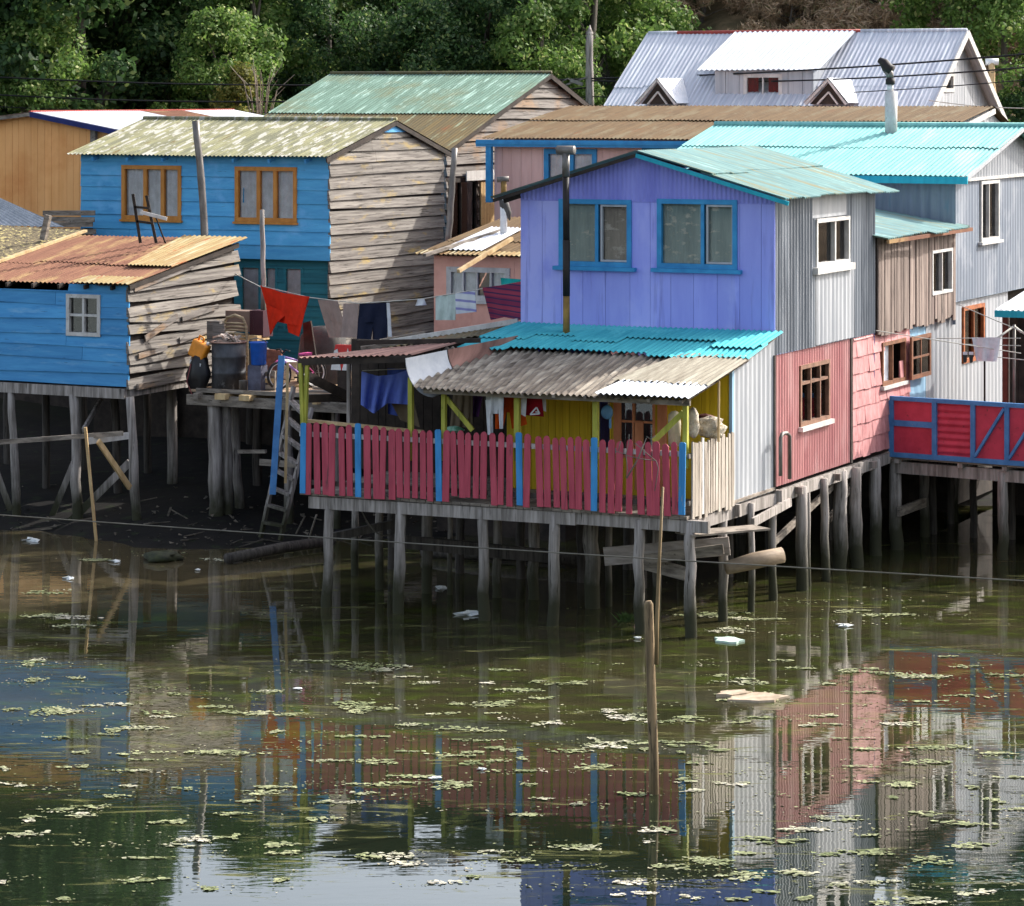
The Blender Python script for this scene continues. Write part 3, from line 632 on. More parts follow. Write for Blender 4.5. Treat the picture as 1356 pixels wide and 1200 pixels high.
# grey bent vent pipe on the pink wall
pv = [A.loc(at(1027,630,51.4)), A.loc(at(1027,580,51.4)), A.loc(at(1029.5,574,51.5)), A.loc(at(1035,573,51.7)), A.loc(at(1039,577,51.8)), A.loc(at(1039,634,51.8))]
MB().tube([p+V((.09,0,0)) for p in pv], .035).build('vent_pipe', m_pipe, ha, True)
# --- log poking out under the corner
lg = empty('driftwood_log', gz(1000, 790), 0, 'short thick log wedged level between the stilts under the porch corner', 'log')
p0, p1 = at(962,752,48.6)-lg.location, at(1036,735,48.9)-lg.location
MB().tube([p0, p0.lerp(p1,.5)+V((0,0,.01)), p1], (.11,.135,.13), 12, True, .05).build('bark', mk('bleached_log', (150,132,110), (112,96,78), sc=(3,3,9)), lg, True)

# stove pipe in front of the violet wall
bp = A.f(750, 446, 3.3)
sp = empty('stove_pipe', A.o.to_3d()+(A.u*bp[0]+A.v*3.3).to_3d()+V((0,0,bp[1]-.05)), A.a, 'tall black stove pipe with flat cap rising in front of the violet wall', 'stove pipe')
hz = lambda py: A.f(750, py, 3.3)[1]-sp.location.z
MB().tube([(0,0,0),(0,0,hz(392))], .06, 10).build('rusty_base', m_rustpipe, sp, True)
MB().tube([(0,0,hz(392)),(0,0,hz(318))], .064, 10).build('lower_pipe', m_black, sp, True)
MB().tube([(0,0,hz(318)),(-.01,0,hz(234))], .058, 10).build('flue', m_black, sp, True)
MB().tube([(-.01,0,hz(234)),(-.01,0,hz(203))], .066, 10).build('upper_pipe', m_pipe, sp, True)
MB().tube([(-.18,0,hz(199)),(-.17,0,hz(199)),(.15,0,hz(199)),(.16,0,hz(199))], (.06,.082,.082,.06), 10).build('cap', m_pipe, sp, True)

# ================================================================ picket fence
fn_ = empty('picket_fence', (A.o.x, A.o.y, 0), A.a, 'crimson picket fence with light blue pickets along the porch front', 'fence')
reds = [409,419,430,440,452,462,486,497,508,519,528,539,550,560,569,592,600,610,620,631,641,652,664,675,699,713,724,735.5,745,755.5,766,776,798,810,821,834,846.5,858,869,881,892.5]
blues = [402,474,580,687,787,904]
zt_ = lin([(400,560),(410,560),(570,569),(680,574),(780,580),(905,587)]); zb_ = lin([(400,653),(460,658),(600,664),(780,677),(905,684)])
for px in sorted(reds+blues):
    bl = px in blues; y = -.06-(.012 if bl else rng.uniform(0,.008))
    tp_ = zt_(px)+(0 if not bl else -2)+rng.uniform(-1.5,2.5); bt_ = zb_(px)+rng.uniform(-2.5,1.5)
    if 600 <= px <= 645: bt_ -= 5
    x, z1 = A.f(px, tp_, y); _, z0 = A.f(px, bt_, y); w = (.108 if bl else rng.uniform(.098,.124))/2; ln = rng.uniform(-.025,.035)
    mb = MB(); prof = [(-w, z0), (w, z0), (w, z1-.05), (w*.55, z1-.012), (0, z1), (-w*.55, z1-.012), (-w, z1-.05)]
    if bl: prof = [(-w, z0), (w, z0), (w, z1-.02), (w*.6, z1), (-w*.6, z1), (-w, z1-.02)]
    n = len(prof); sk = lambda q: x+q[0]-ln*(q[1]-z1)
    mb.add([(sk(q), y-.011, q[1]) for q in prof]+[(sk(q), y+.011, q[1]) for q in prof], [tuple(range(n)), tuple(range(n, 2*n))[::-1]]+[(i, i+n, (i+1)%n+n, (i+1)%n) for i in range(n)])
    mb.build('picket', m_bluepicket if bl else m_red, fn_)
mb = MB(); mb.beam((xp, -.02, zd+.17), (-.02, -.02, zd+.19), .04, .08); mb.build('rail', m_postd, fn_); mb = MB(); mb.beam((xp, -.02, zd+.98), (-.02, -.02, zd+.99), .04, .08); mb.build('rail', m_white, fn_)
fs = empty('picket_fence', (A.o.x, A.o.y, 0), A.a, 'short bare grey picket fence closing the right end of the porch', 'fence')
y = .12; k = 0
while y < 1.95:
    w = rng.uniform(.10,.17); z1 = zd+1.17+rng.uniform(-.05,.05)-y*.02; z0 = zd-.06+rng.uniform(-.05,.03)
    MB().hexa(((.02,y,z0),(.045,y,z0),(.045,y+w-.025,z0),(.02,y+w-.025,z0),(.02,y+.01,z1),(.045,y+.01,z1),(.045,y+w-.03,z1-.02),(.02,y+w-.03,z1-.02))).build('picket', m_white if k == 3 else m_grey_up, fs)
    y += w; k += 1
MB().beam((0, .05, zd+.2), (0, 1.95, zd+.2), .035, .07).build('rail', m_plank, fs); MB().beam((0, .05, zd+.95), (0, 1.95, zd+.95), .035, .07).build('rail', m_plank, fs)
# ================================================================ blue shack on stilts, far left front
C = Fr(170, 60)
hc = house('stilt_shack', C, 'low blue board shack on stilts with rusty corrugated roof and small white window', 'shack')
zc, zce, zcb, Dc = 2.83, 4.86, 5.52, 4.1
xcl = C.x(-70)
Mc = C.front(0); Mcs = C.side(0)
a0, z1 = C.f(89, 389); a1, z0 = C.f(133, 446); a1 = C.x(134)
oc = win(hc, Mc, a0, a1, z0, z1, m_white, mul=((a0+a1)/2,), tra=((z0+z1)/2,), fw=.075, out=.05, bar=.05, cur=None)
xgap = C.x(92)
mb = MB(); clap(mb, Mc, xcl, 0, zc, lin([(xcl, zce-.16), (xgap-.02, zce-.16), (xgap, zce-.02), (0, zce-.02)]), .27, (oc,), .03, .014, (0,.03), tilt=.012, split=.4, breaks=(xgap-.02, xgap)); mb.build('wall', m_blueold, hc)
mb = MB(); clap(mb, Mcs, 0, Dc, zc-.05, lin([(0, zce-.05), (Dc, zcb-.05)]), .235, (), .055, .022, (.06,.25), tilt=.05, split=.55, gap=.04, back=False); mb.build('side_wall', m_greywood_y, hc); mb = MB(); backing(mb, Mcs, 0, Dc, zc-.05, lin([(0, zce-.05), (Dc, zcb-.05)])); mb.build('gap_shade_backing', m_dark, hc)  # dark backing in the gaps draws shadow lines between boards
mb = MB()
for (y0, z0_, y1, z1_, w) in ((.5, 3.75, 1.7, 4.12, .12), (1.9, 4.05, 3.3, 4.22, .10), (.25, 3.42, 1.3, 3.52, .11), (1.8, 3.62, 3.7, 3.86, .12), (0.2, zc-.02, 1.6, zc+.02, .12), (.1, 4.75, 2.3, 5.1, .07)):
    mb.beam((.075, y0, z0_), (.085, y1, z1_), .03, w)
mb.build('loose_boards', m_greywood, hc)
mb = MB(); backing(mb, C.left(xcl), 0, Dc, zc, lambda y: zce-.05, o=0); backing(mb, C.back(Dc), xcl, 0, zc, zcb-.05, o=0); mb.quad((xcl,0,zc),(0,0,zc),(0,Dc,zc),(xcl,Dc,zc)); mb.build('hidden_wall', m_dark, hc)
sl_ = (zcb-zce)/Dc; ez = zce-.22*sl_+.03; bz = zcb+.2*sl_+.03; xm = C.x(205, 2); xre = C.x(60,0)-.5
mb = MB(); roofsheet(mb, (xre-1.6, -.22, ez), (.12, -.22, ez), (xre-1.6, Dc+.2, bz), (.18, Dc+.2, bz), .105, .014, (0,.42,1), jag=.05, sag=.04); mb.build('roof', m_r_rust, hc, True, .006)
mb = MB(); roofsheet(mb, (-.9, 1.4, ez+1.62*sl_+.05), (.17, 1.4, ez+1.62*sl_+.05), (-1.35, Dc+.22, bz+.04), (.2, Dc+.22, bz+.04), .105, .014, (0,1), jag=.02); mb.build('roof_sheet', m_r_yel, hc, True, .006)
mb = MB(); roofsheet(mb, (-1.25, -.25, ez+.03), (.14, -.25, ez+.03), (-1.1, .35, ez+.6*sl_+.035), (.14, .35, ez+.6*sl_+.035), .105, .014, (0,1), jag=.0); mb.build('roof_sheet', m_r_yel, hc, True, .006)
mb = MB(); roofsheet(mb, (xre-4.5, -.2, ez+.06), (xre-1.62, -.2, ez+.02), (xre-4.5, Dc+.6, bz+.16), (xre-1.6, Dc+.6, bz+.08), .16, .01, (0,.4,1), jag=.06); mb.build('roof_sheet', m_r_rubble, hc, True, .03)
mb = MB(); mb.beam((xre-1.6, -.2, ez+.05), (xre-1.58, Dc+.5, bz+.08), .10, .05); mb.build('roof_batten', m_lightwood, hc)
rafter_parts(hc, m_dark, (xcl, -.15, ez), (0, -.15, ez), (xcl, Dc, bz), 7, .07); mb = MB(); mb.beam((.08, -.1, zce-.05), (.1, Dc, zcb-.06), .05, .1); mb.build('barge_board', m_dark, hc)
mb = MB(); mb.beam((xcl, -.02, zc-.12), (-.05, -.02, zc-.14), .12, .2); mb.beam((-.06, .1, zc-.12), (-.06, Dc, zc-.1), .1, .18); mb.beam((xcl, 2.2, zc-.12), (0, 2.2, zc-.12), .1, .18); mb.build('floor_beam', m_post, hc)
mb = MB(); mb.quad((xcl,-.01,zc-.02),(0,-.01,zc-.02),(0,Dc,zc-.02),(xcl,Dc,zc-.02)); mb.build('floor', m_dark, hc)
def stC(px0, px1, y, r, mat=m_post, z1=zc-.2):
    post(hc, (C.f(px1, 700, y)[0], y, -.4), (C.f(px0, 520, y)[0], y, z1), r, mat)
stC(15, 25, 0, .09); stC(98, 104, 0, .11); stC(172, 183, 0, .1); stC(228, 228, 3.2, .12); stC(150, 160, 2.2, .09, m_postd); stC(60, 62, 2.2, .09, m_postd); stC(110,112,4,.1,m_postd); stC(10,12,4,.1,m_postd); stC(195,197,4,.09,m_postd); stC(-40,-38,0,.1)
for p_, q_, w_, h_ in (((78,706,60.6),(172,612,60.4),.06,.15),((66,690,61),(98,612,61),.05,.12),((14,676,60.4),(-10,610,60.4),.05,.12),((110,570,60.4),(134,528,61.5),.05,.1)):
    MB().beam(C.loc(at(*p_)), C.loc(at(*q_)), w_, h_).build('brace', m_post, hc)

# small pier frame of raw sticks
pf = empty('stick_frame', gz(122,712), 0, 'thin raw timber stick frame standing before the blue shack stilts', 'frame')
q = lambda px, py, Y: at(px, py, Y)-pf.location
MB().beam(q(113,566,58.5), q(128,722,58.5), .10, .05).build('upright', m_lightwood, pf)
MB().beam(q(-20,587,59), q(163,574,58.8), .05, .09).build('rail', m_plank, pf); MB().beam(q(118,584,58.8), q(170,577,59.2), .05, .13).build('rail', m_white, pf)
MB().beam(q(130,584,58.7), q(172,646,59.5), .05, .11).build('brace', m_lightwood, pf)

# ================================================================ tall blue house behind it
B = Fr(436, 66)
hb = house('board_house', B, 'tall bright blue board house with ochre windows and weathered bare side wall')
zb0, zbe = 5.0, 7.3
xbl = B.x(108); yr = B.y(519); Db = B.y(586); zbr = 8.0
Mb = B.front(0); Mbs = B.side(0)
ops = []
for l, r_, t, b, ms in ((162,241,219,291,(193,216)), (312,394,221,294,(343,365))):
    a0, z1 = B.f(l, t); a1, z0 = B.f(r_, b); z1 = B.f((l+r_)/2, t)[1]; z0 = B.f((l+r_)/2, b)[1]
    ops.append(win(hb, Mb, a0, a1, z0, z1, m_ochre, mul=[B.x(m) for m in ms], fw=.09, out=.05, cur=m_cur_white, bar=.09, sill=(.03,.05,.04)))
mb = MB(); clap(mb, Mb, xbl, 0, zb0, zbe, .29, ops, .028, .008, (.02,.03), tilt=.004, split=.5); mb.build('wall', m_blue, hb)
tb = lin([(0, zbe), (yr, zbr), (Db, zbe)])
mb = MB(); clap(mb, Mbs, 0, Db, lambda y: 2.6, tb, .26, (), .042, .016, (.07,.05), tilt=.010, split=.25, gap=.030, back=False); mb.build('side_wall', m_greywood_y, hb); mb = MB(); backing(mb, Mbs, 0, Db, lambda y: 2.6, tb, step=.25); mb.build('gap_shade_backing', m_dark, hb)  # dark sheet behind the gaps stands in for shadow under each board
mb = MB(); mb.quad(Mbs(yr-.9,zbr-.22,.06),Mbs(yr+.9,zbr-.22,.06),Mbs(yr+.06,zbr-.02,.06),Mbs(yr-.06,zbr-.02,.06)); mb.build('gable_board', m_blueold, hb)
# recessed lower storey
Mbl = B.front(.18); lo = []
for l, r_ in ((318,346),(350,368),(376,402)):
    lo.append(win(hb, Mbl, B.x(l,.18), B.x(r_,.18), 3.4, 4.85, m_tealwall, fw=.06, out=.03, cur=m_cur_white))
mb = MB(); clap(mb, Mbl, xbl, -.05, 2.7, zb0, .26, lo, .025, .006); mb.build('lower_wall', m_tealwall, hb)
mb = MB(); mb.quad((xbl,-.0,zb0),(0,0,zb0),(0,.4,zb0),(xbl,.4,zb0)); backing(mb, B.left(xbl), 0, Db, 2.6, tb, o=0); backing(mb, B.back(Db), xbl, 0, 2.6, zbe, o=0); mb.build('hidden_wall', m_blueold, hb)
def gable_roof(root, x0, x1, y0, yr, y1, ze0, zr, ze1, mat, rows=(0,1), ov=.28, fo=.15, lam=.105, ovl=None, mats=None, name='roof', lift=.018, up=.05, jag=.02, amp=.014, back=True):
    """ridge along x; front eave overhangs y0 by ov"""
    ovl = fo if ovl is None else ovl
    s0 = (zr-ze0)/(yr-y0); s1 = (zr-ze1)/(y1-yr)
    E0 = (y0-ov, ze0-ov*s0+up); X0, X1 = x0-ovl, x1+fo
    mats = mats or [mat]*(len(rows)-1)
    for i, (ta, tb_) in enumerate(zip(rows, rows[1:])):
        mb = MB(); P = lambda t, X, u=0: (X, E0[0]+(yr-E0[0])*t, E0[1]+(zr+up-E0[1])*t+u)
        lf = lift if i else 0
        roofsheet(mb, P(ta-(.015 if i else 0), X0, lf), P(ta-(.015 if i else 0), X1, lf), P(tb_, X0), P(tb_, X1), lam, amp, (0,1), jag=jag if i else 0)
        mb.build(name, mats[i], root, True, .006)
    if back:
        mb = MB(); roofsheet(mb, (X0, y1+ov, ze1-ov*s1+up), (X1, y1+ov, ze1-ov*s1+up), (X0, yr, zr+up), (X1, yr, zr+up), lam*2, amp, (0,1)); mb.build(name, mats[-1], root, True, .006)
    return E0
gable_roof(hb, xbl, 0, 0, yr, Db, zbe, zbr, zbe, m_r_moss, (0,1), .3, .12, ovl=.2)
mb = MB(); s = (zbr-zbe)/yr
for sx in (.1,):
    mb.beam((sx, -.3, zbe-.3*s-.03), (sx, yr, zbr-.02), .03, .10); mb.beam((sx, Db+.3, zbe-.3*s-.03), (sx, yr, zbr-.02), .03, .10)
mb.build('barge_board', m_dark, hb)
rafter_parts(hb, m_blueold, (xbl, -.26, zbe-.09), (0, -.26, zbe-.09), (xbl, yr, zbr), 7, .04)
MB().tube([(xbl+.0, -.3, zbr+.07-(zbr-zbe)*1.0)]*1+[(xbl, -.3, zbe-.03)], .02) if False else None
mb = MB(); mb.tube([(xbl-.2, yr, zbr+.075), (.12, yr, zbr+.075)], .05, 8); mb.build('ridge_cap', m_r_moss, hb, True)
mb = MB(); backing(mb, B.front(.5), xbl, 0, 0, 2.72, o=0); backing(mb, B.side(-.05), .5, Db, 0, 2.62, o=0); mb.build('sun_block_wall', m_dark, hb)  # dark walls added below the floor to stop sun reaching the mud
# stilts of the blue house
for x in (-.4, -2.2, -4.2):
    post(hb, (x, .4, -.3), (x, .4, 2.7), .11, m_postd)

# ================================================================ orange house, far left back
Do = Fr(150, 72)
ho = house('plank_house', Do, 'orange upright plank house with low pale metal roof')
ap = Do.f(48, 151); oe = Do.f(150, 172); oxl = Do.x(-60); zol = Do.f(0, 159)[1]
ot = lin([(oxl, zol-.12), (ap[0], ap[1]-.04), (0, oe[1])])
mb = MB(); vplank(mb, Do.front(0), oxl, 0, 3.0, ot, .19, .006, (), .02, .002); mb.build('wall', m_orange, ho)
mb = MB(); backing(mb, Do.side(0), 0, 9, 3.0, oe[1], o=0); backing(mb, Do.left(oxl), 0, 9, 3.0, zol-.15, o=0); backing(mb, Do.back(9), oxl, 0, 3.0, ot, o=0, step=.3); mb.build('hidden_wall', m_orange, ho)
s = (ap[1]-oe[1])/(0-ap[0]); rx = .35
for ya, yb_, mat in ((-.25, 4.6, m_r_metal), (4.6, 6.6, m_r_rust), (6.6, 9.3, m_r_white)):
    mb = MB(); roofsheet(mb, (rx, ya, oe[1]-rx*s+.05), (rx, yb_, oe[1]-rx*s+.05), (ap[0], ya, ap[1]+.05), (ap[0], yb_, ap[1]+.05), .105, .012, (0,1)); mb.build('roof', mat, ho, True, .006)
mb = MB(); roofsheet(mb, (oxl-.2, -.25, zol-.1), (oxl-.2, 9.3, zol-.1), (ap[0], -.25, ap[1]+.05), (ap[0], 9.3, ap[1]+.05), .2, .012, (0,1)); mb.build('roof', m_r_metal, ho, True, .006)
mb = MB(); mb.beam((rx, -.27, oe[1]-rx*s-.02), (ap[0], -.27, ap[1]-.01), .03, .12); mb.build('barge_board', mk('dark_blue_trim', (40,50,110), (30,38,90)), ho)
mb = MB(); mb.beam((oxl-.2, -.27, zol-.14), (ap[0], -.27, ap[1]-.01), .03, .08); mb.build('barge_board', m_plank, ho)
mb = MB(); mb.beam((ap[0], -.28, ap[1]+.07), (ap[0], 9.3, ap[1]+.07), .06, .03); mb.build('ridge_cap', m_ridge, ho)
xv = Do.x(124, -.1); MB().beam((xv+.02, -.12, oe[1]+.0), (xv-.0, -.12, oe[1]-1.0), .14, .1, (0,1,0)).build('post', m_plank, ho)
mb = MB(); backing(mb, Do.front(.1), oxl, 0, .3, 3.05, o=0); backing(mb, Do.side(-.1), 0, 9, .3, 3.05, o=0); mb.build('sun_block_wall', m_dark, ho)  # added below the orange walls to block sun under the house
# low grey lean-to shed between them
Sh = Fr(84, 67)
hs = house('lean_to_shed', Sh, 'low shed with pale grey metal roof beside the orange plank house', 'shed')
e = Sh.f(84, 300); ri = Sh.f(-5, 262, 1.0)
mb = MB(); roofsheet(mb, (-4.2, -.2, e[1]-.02), (0, 0, e[1]), Sh.loc(at(-120,257,69.5)), Sh.loc(at(-12,257,68.6)), .12, .012, (0,1)); mb.build('roof', m_zinclight, hs, True, .006)
mb = MB(); backing(mb, Sh.front(.2), -4, -.3, 2.6, e[1]-.12, o=0); backing(mb, Sh.side(-.3), .2, 2.6, 2.6, e[1]-.1, o=0); mb.build('wall', m_dark, hs)
mb = MB(); mb.beam(Sh.loc(at(57,318,64.9)), Sh.loc(at(64,285,64.9)), .13, .1, (0,1,0)); mb.build('post', m_plank, hs)
rb = empty('plank_pile', at(92, 296, 67.6), 0, 'pile of grey weathered planks leaning between orange wall and blue wall', 'planks')
for i in range(7):
    z = -.55+i*.13; MB().beam((-.62+rng.uniform(-.06,.06), rng.uniform(-.06,.06), z), (.55+rng.uniform(-.05,.05), rng.uniform(-.06,.06), z+rng.uniform(-.06,.08)), .12, .11).build('plank', m_plank, rb)

# ================================================================ green-roofed house, middle back
E = Fr(590, 73.6)
he = house('board_house', E, 'bare weathered board house under a long green and brown corrugated roof')
zee = 7.3; yre = E.y(720)+.1; zer = E.s(720, 100)[1]; De = 2*yre-.3
xel = E.x(318, 0)
te = lin([(0, zee), (yre, zer), (De, zee)])
dz0 = 5.6; e0, e1 = E.y(583.5+4), E.y(632); oe_ = win(he, E.side(0), e0+.1, e1, 4.8, E.s(610, 236)[1], m_dark, mul=((e0+e1)/2,), fw=.1, out=.03, cur=m_cur_white, gaps=((e0+(e1-e0)*.45, e0+(e1-e0)*.55),(e0+(e1-e0)*.8,e1)))
mb = MB(); clap(mb, E.side(0), 0, De, 3.0, te, .27, (oe_,), .05, .012, (.05,.03), tilt=.006, split=.5, gap=.038, back=False); mb.build('side_wall', m_greywood, he); mb = MB(); backing(mb, E.side(0), 0, De, 3.0, te, (oe_,), step=.25); mb.build('gap_shade_backing', m_dark, he)  # shadow lines between boards come from this dark backing
p0_, p1_ = E.y(633), E.y(656); mb = MB(); vplank(mb, lambda a,z,o: E.side(.06)(a,z,o), p0_, p1_+.3, 4.6, E.s(640,240)[1], .16, .006, back=False); mb.build('door', mk('tan_boards', (190,160,112), (150,120,78), sc=VB, c4=(96,80,44), isl=.1), he)
mb = MB(); q_ = E.s(634, 232)[1]; mb.mbox(E.side(.1), E.y(612), E.y(656)+.3, q_-.12, q_+.12, 0, .03); mb.build('patch_board', m_white, he)
mb = MB(); backing(mb, E.front(0), xel, 0, 3.0, zee, o=0); backing(mb, E.left(xel), 0, De, 3.0, te, o=0, step=.3); backing(mb, E.back(De), xel, 0, 3.0, zee, o=0); mb.build('hidden_wall', m_greywood, he)
gable_roof(he, xel, 0, 0, yre, De, zee, zer, zee, None, (0,.47,1), .35, .18, mats=[m_r_brown, m_r_green], ovl=.6, lift=.03, jag=.008)
s = (zer-zee)/yre
mb = MB(); roofsheet(mb, (xel-.62, -.37, zee-.35*s+.075), (xel+1.1, -.37, zee-.35*s+.075), (xel-.62, yre*.46, zee+(zer-zee)*.43+.1), (xel+1.1, yre*.46, zee+(zer-zee)*.43+.1), .105, .014); mb.build('roof_sheet', m_r_ltblue, he, True, .006)
mb = MB(); mb.tube([(xel-.6, yre, zer+.075), (.18, yre, zer+.075)], .05, 8); mb.build('ridge_cap', mk('mossy_ridge', (96,92,56), (70,64,48), sc=(6,6,6)), he, True)
mb = MB(); mb.beam((.16, -.35, zee-.35*s-.02), (.16, yre, zer-.01), .03, .12); mb.beam((.16, De+.3, zee-.3*s-.02), (.16, yre, zer-.01), .03, .14); mb.build('barge_board', m_dark, he)

mb = MB(); backing(mb, E.front(.1), xel, 0, 0, 3.05, o=0); backing(mb, E.side(-.1), 0, De, 0, 3.05, o=0); mb.build('sun_block_wall', m_dark, he)  # added down to the ground so no sun passes beneath
# ================================================================ pale pink house with the tan roof
G1 = Fr(655, 71.8)
hp = house('plank_house', G1, 'pale pink plank house with sky blue trim and tan rusty roof')
xR = 10.6; zpe = 7.6; yrp = 4.9; zpr = 8.30; Dp = 6.2
ops = []
for l, r_, t, b, m in ((721,791,197,262,757), (851,904,195,262,878)):
    a0, z1 = G1.f(l, t); a1, z0 = G1.f(r_, b)
    ops.append(win(hp, G1.front(0), a0, a1, z0, z1, m_skytrim, mul=(G1.x(m),), fw=.12, out=.05, cur=m_cur_white, bar=.12))
mb = MB(); vplank(mb, G1.front(0), 0, xR, 3.5, zpe, .24, .005, ops, .015, .001); mb.build('wall', m_palepink, hp)
mb = MB(); vplank(mb, G1.side(xR), 0, Dp, 3.5, lin([(0,zpe),(yrp,zpr),(Dp,zpe+.3)]), .2, .012, (), .02, .003); mb.build('side_wall', m_zinclight, hp)
mb = MB(); backing(mb, G1.left(0), 0, Dp, 3.5, lin([(0,zpe),(yrp,zpr),(Dp,zpe+.3)]), o=0); backing(mb, G1.back(Dp), 0, xR, 3.5, zpe+.3, o=0); mb.build('hidden_wall', m_palepink, hp)
gable_roof(hp, 0, xR, 0, yrp, Dp, zpe, zpr, zpe+.3, None, (0,.52,1), .3, .2, mats=[m_r_tanbrown, m_r_tanbrown], lift=.03)
mb = MB(); mb.box(-.35, xR+.2, -.30, -.26, zpe-.20, zpe-.035); mb.box(-.35, xR+.2, -.325, -.302, zpe-.14, zpe-.09); mb.build('fascia', m_skytrim, hp)
mb = MB(); mb.beam((xR+.2, -.28, zpe-.1), (xR+.2, yrp, zpr-.06), .04, .12); mb.build('barge_board', m_white, hp)
xq = G1.x(648, -.2); mb = MB(); mb.box(xq-.06, xq+.08, -.28, -.16, G1.f(648,268,-.2)[1], zpe-.2); mb.build('porch_post', m_skytrim, hp)

mb = MB(); backing(mb, G1.front(.1), 0, xR, .5, 3.55, o=0); backing(mb, G1.side(xR-.1), 0, Dp, .5, 3.55, o=0); backing(mb, G1.left(.1), 0, Dp, .5, 3.55, o=0); mb.build('sun_block_wall', m_dark, hp)  # added under the pink house to shut out low sun
# ================================================================ big metal-roofed house, top right
G = Fr(1225, 80)
hg = house('dormer_house', G, 'big white house with steep bare metal roof and three dormers')
yrg = 2.8; zgr = 10.33; sg = .66
yf, yk = -1.5, 7.1; zge = zgr-sg*(yrg-yf)
xgl = G.x(872, yrg)-.2
mb = MB(); tg = lin([(yf, zge), (yrg, zgr), (yk, zge)])
w0, w1 = G.y(1240), G.y(1262); ogw = win(hg, G.side(0), w0, w1, G.s(1250,122)[1], G.s(1250,96)[1], m_white, mul=((w0+w1)/2,), fw=.1, out=.05, cur=m_cur_dark)
vplank(mb, G.side(0), yf, yk, 4.0, tg, .25, .02, (ogw,), .02, .004); mb.build('side_wall', m_zinclight, hg)
mb = MB(); backing(mb, G.front(yf), xgl, 0, 4.0, zge, o=0); backing(mb, G.left(xgl), yf, yk, 4.0, tg, o=0, step=.3); backing(mb, G.back(yk), xgl, 0, 4.0, zge, o=0); mb.build('hidden_wall', m_zinclight, hg)
gable_roof(hg, xgl, 0, yf, yrg, yk, zge, zgr, zge, m_r_metal, (0,.5,1), .25, .35, lam=.13, amp=.011, ovl=.15)
xq0, xq1 = G.x(897, yrg), G.x(1140, yrg)
for u0, u1, mm in ((xgl-.1, xq0, m_r_metal), (xq0, xq1, m_ridge), (xq1, .3, m_r_metal)):
    mb = MB(); mb.tube([(u0, yrg, zgr+.06), (u1, yrg, zgr+.06)], .055, 8); mb.build('ridge_cap', mm, hg, True)
mb = MB(); mb.beam((.33, yf-.25, zge-.17-.02), (.33, yrg, zgr-.02), .04, .2); mb.beam((.33, yk+.25, zge-.17-.02), (.33, yrg, zgr-.02), .04, .2); mb.build('barge_board', m_white, hg)
# shed dormer
xd0, xd1 = G.x(947, .2), G.x(1077, .2); zw0 = zgr-sg*(yrg-.2); zw1 = 9.30
mq0, mq1 = G.x(985,.2), G.x(1036,.2)
ogd = win(hg, G.front(.2), mq0, mq1, G.f(1010,131,.2)[1], G.f(1010,98,.2)[1], m_white, mul=((mq0+mq1)/2,), fw=.1, out=.04, cur=m_cur_red, gaps=((mq0+.4,mq0+.7),))
mb = MB(); vplank(mb, G.front(.2), xd0, xd1, zw0-.05, zw1, .35, .012, (ogd,), .02, .001)
for X in (xd0, xd1): mb.tri((X,.2,zw0),(X,.2,zw1),(X,yrg-.1,zgr-.1))
mb.build('dormer_wall', m_zinclight, hg)
mb = MB(); roofsheet(mb, (xd0-.45, -.05, zw1-.02), (xd1+.25, -.05, zw1-.02), (xd0-.4, yrg+.02, zgr+.09), (xd1+.35, yrg+.02, zgr+.09), .15, .014); mb.build('dormer_roof', m_r_white, hg, True, .02)
def small_dormer(pl, pa, pr, yy):
    xa_, za_ = G.f(pa, 106, yy); xl_, zl_ = G.f(pl, 138, yy); xr_, zr_ = G.f(pr, 138, yy); zl_ = zr_ = min(zl_, zr_)
    yb_ = yrg-(zgr-za_)/sg
    mb = MB(); mb.tri((xl_+.1,yy,zl_),(xr_-.1,yy,zl_),(xa_,yy,za_-.06)); mb.build('dormer_wall', m_dark, hg)
    mb = MB(); w = .07
    for X in (xl_, xr_): mb.beam((X, yy-.06, zl_), (xa_, yy-.06, za_), .06, .13, (0,1,0)); mb.beam((X+(xa_-X)*.5, yy-.03, zl_), (xa_, yy-.03, za_-.32), .04, .07, (0,1,0))
    mb.build('dormer_trim', m_white, hg)
    yl = yrg-(zgr-zl_)/sg
    mb = MB(); roofsheet(mb, (xr_+.06, yy-.12, zl_+.02), (xr_+.06, yl+.1, zl_+.02), (xa_, yy-.12, za_+.05), (xa_, yb_+.1, za_+.05), .15, .008); roofsheet(mb, (xl_-.06, yy-.12, zl_+.02), (xl_-.06, yl+.1, zl_+.02), (xa_, yy-.12, za_+.05), (xa_, yb_+.1, za_+.05), .15, .008)
    mb.build('dormer_roof', m_r_white, hg, True, .01)
small_dormer(845, 872, 896, -.95); small_dormer(1068, 1098, 1122, -.95)

# ================================================================ turquoise-roofed house, right
H = Fr(1262, 60.9)
hh = house('metal_house', H, 'blue grey corrugated house with bright turquoise roof behind the timber annex')
zh0 = 4.45; zhe = 7.02; yrh = H.y(1333); zhr = 7.90; Dh = 2*yrh
xhl = H.x(952, yrh)
mb = MB(); corr(mb, H.front(0), xhl, .055, 4.0, zhe, .22, .014, (), .005); mb.build('wall', m_stain, hh)
th = lin([(0, zhe), (yrh, zhr), (Dh, zhe)])
w0, w1 = H.y(1294), H.y(1318); ohw = win(hh, H.side(.05), w0, w1, H.s(1305,319)[1], H.s(1305,239)[1], m_white, mul=(w0+(w1-w0)*.45,), fw=.07, out=.05, sill=(.12,.06,.05), cur=m_cur_red, gaps=((w0+.2,w0+.55),))
zln = H.s(1300, 236)[1]
mb = MB(); corr(mb, H.side(.05), 0, Dh, zh0, zln, .2, .008, (ohw,), .004); mb.build('side_wall', m_bluegrey, hh)
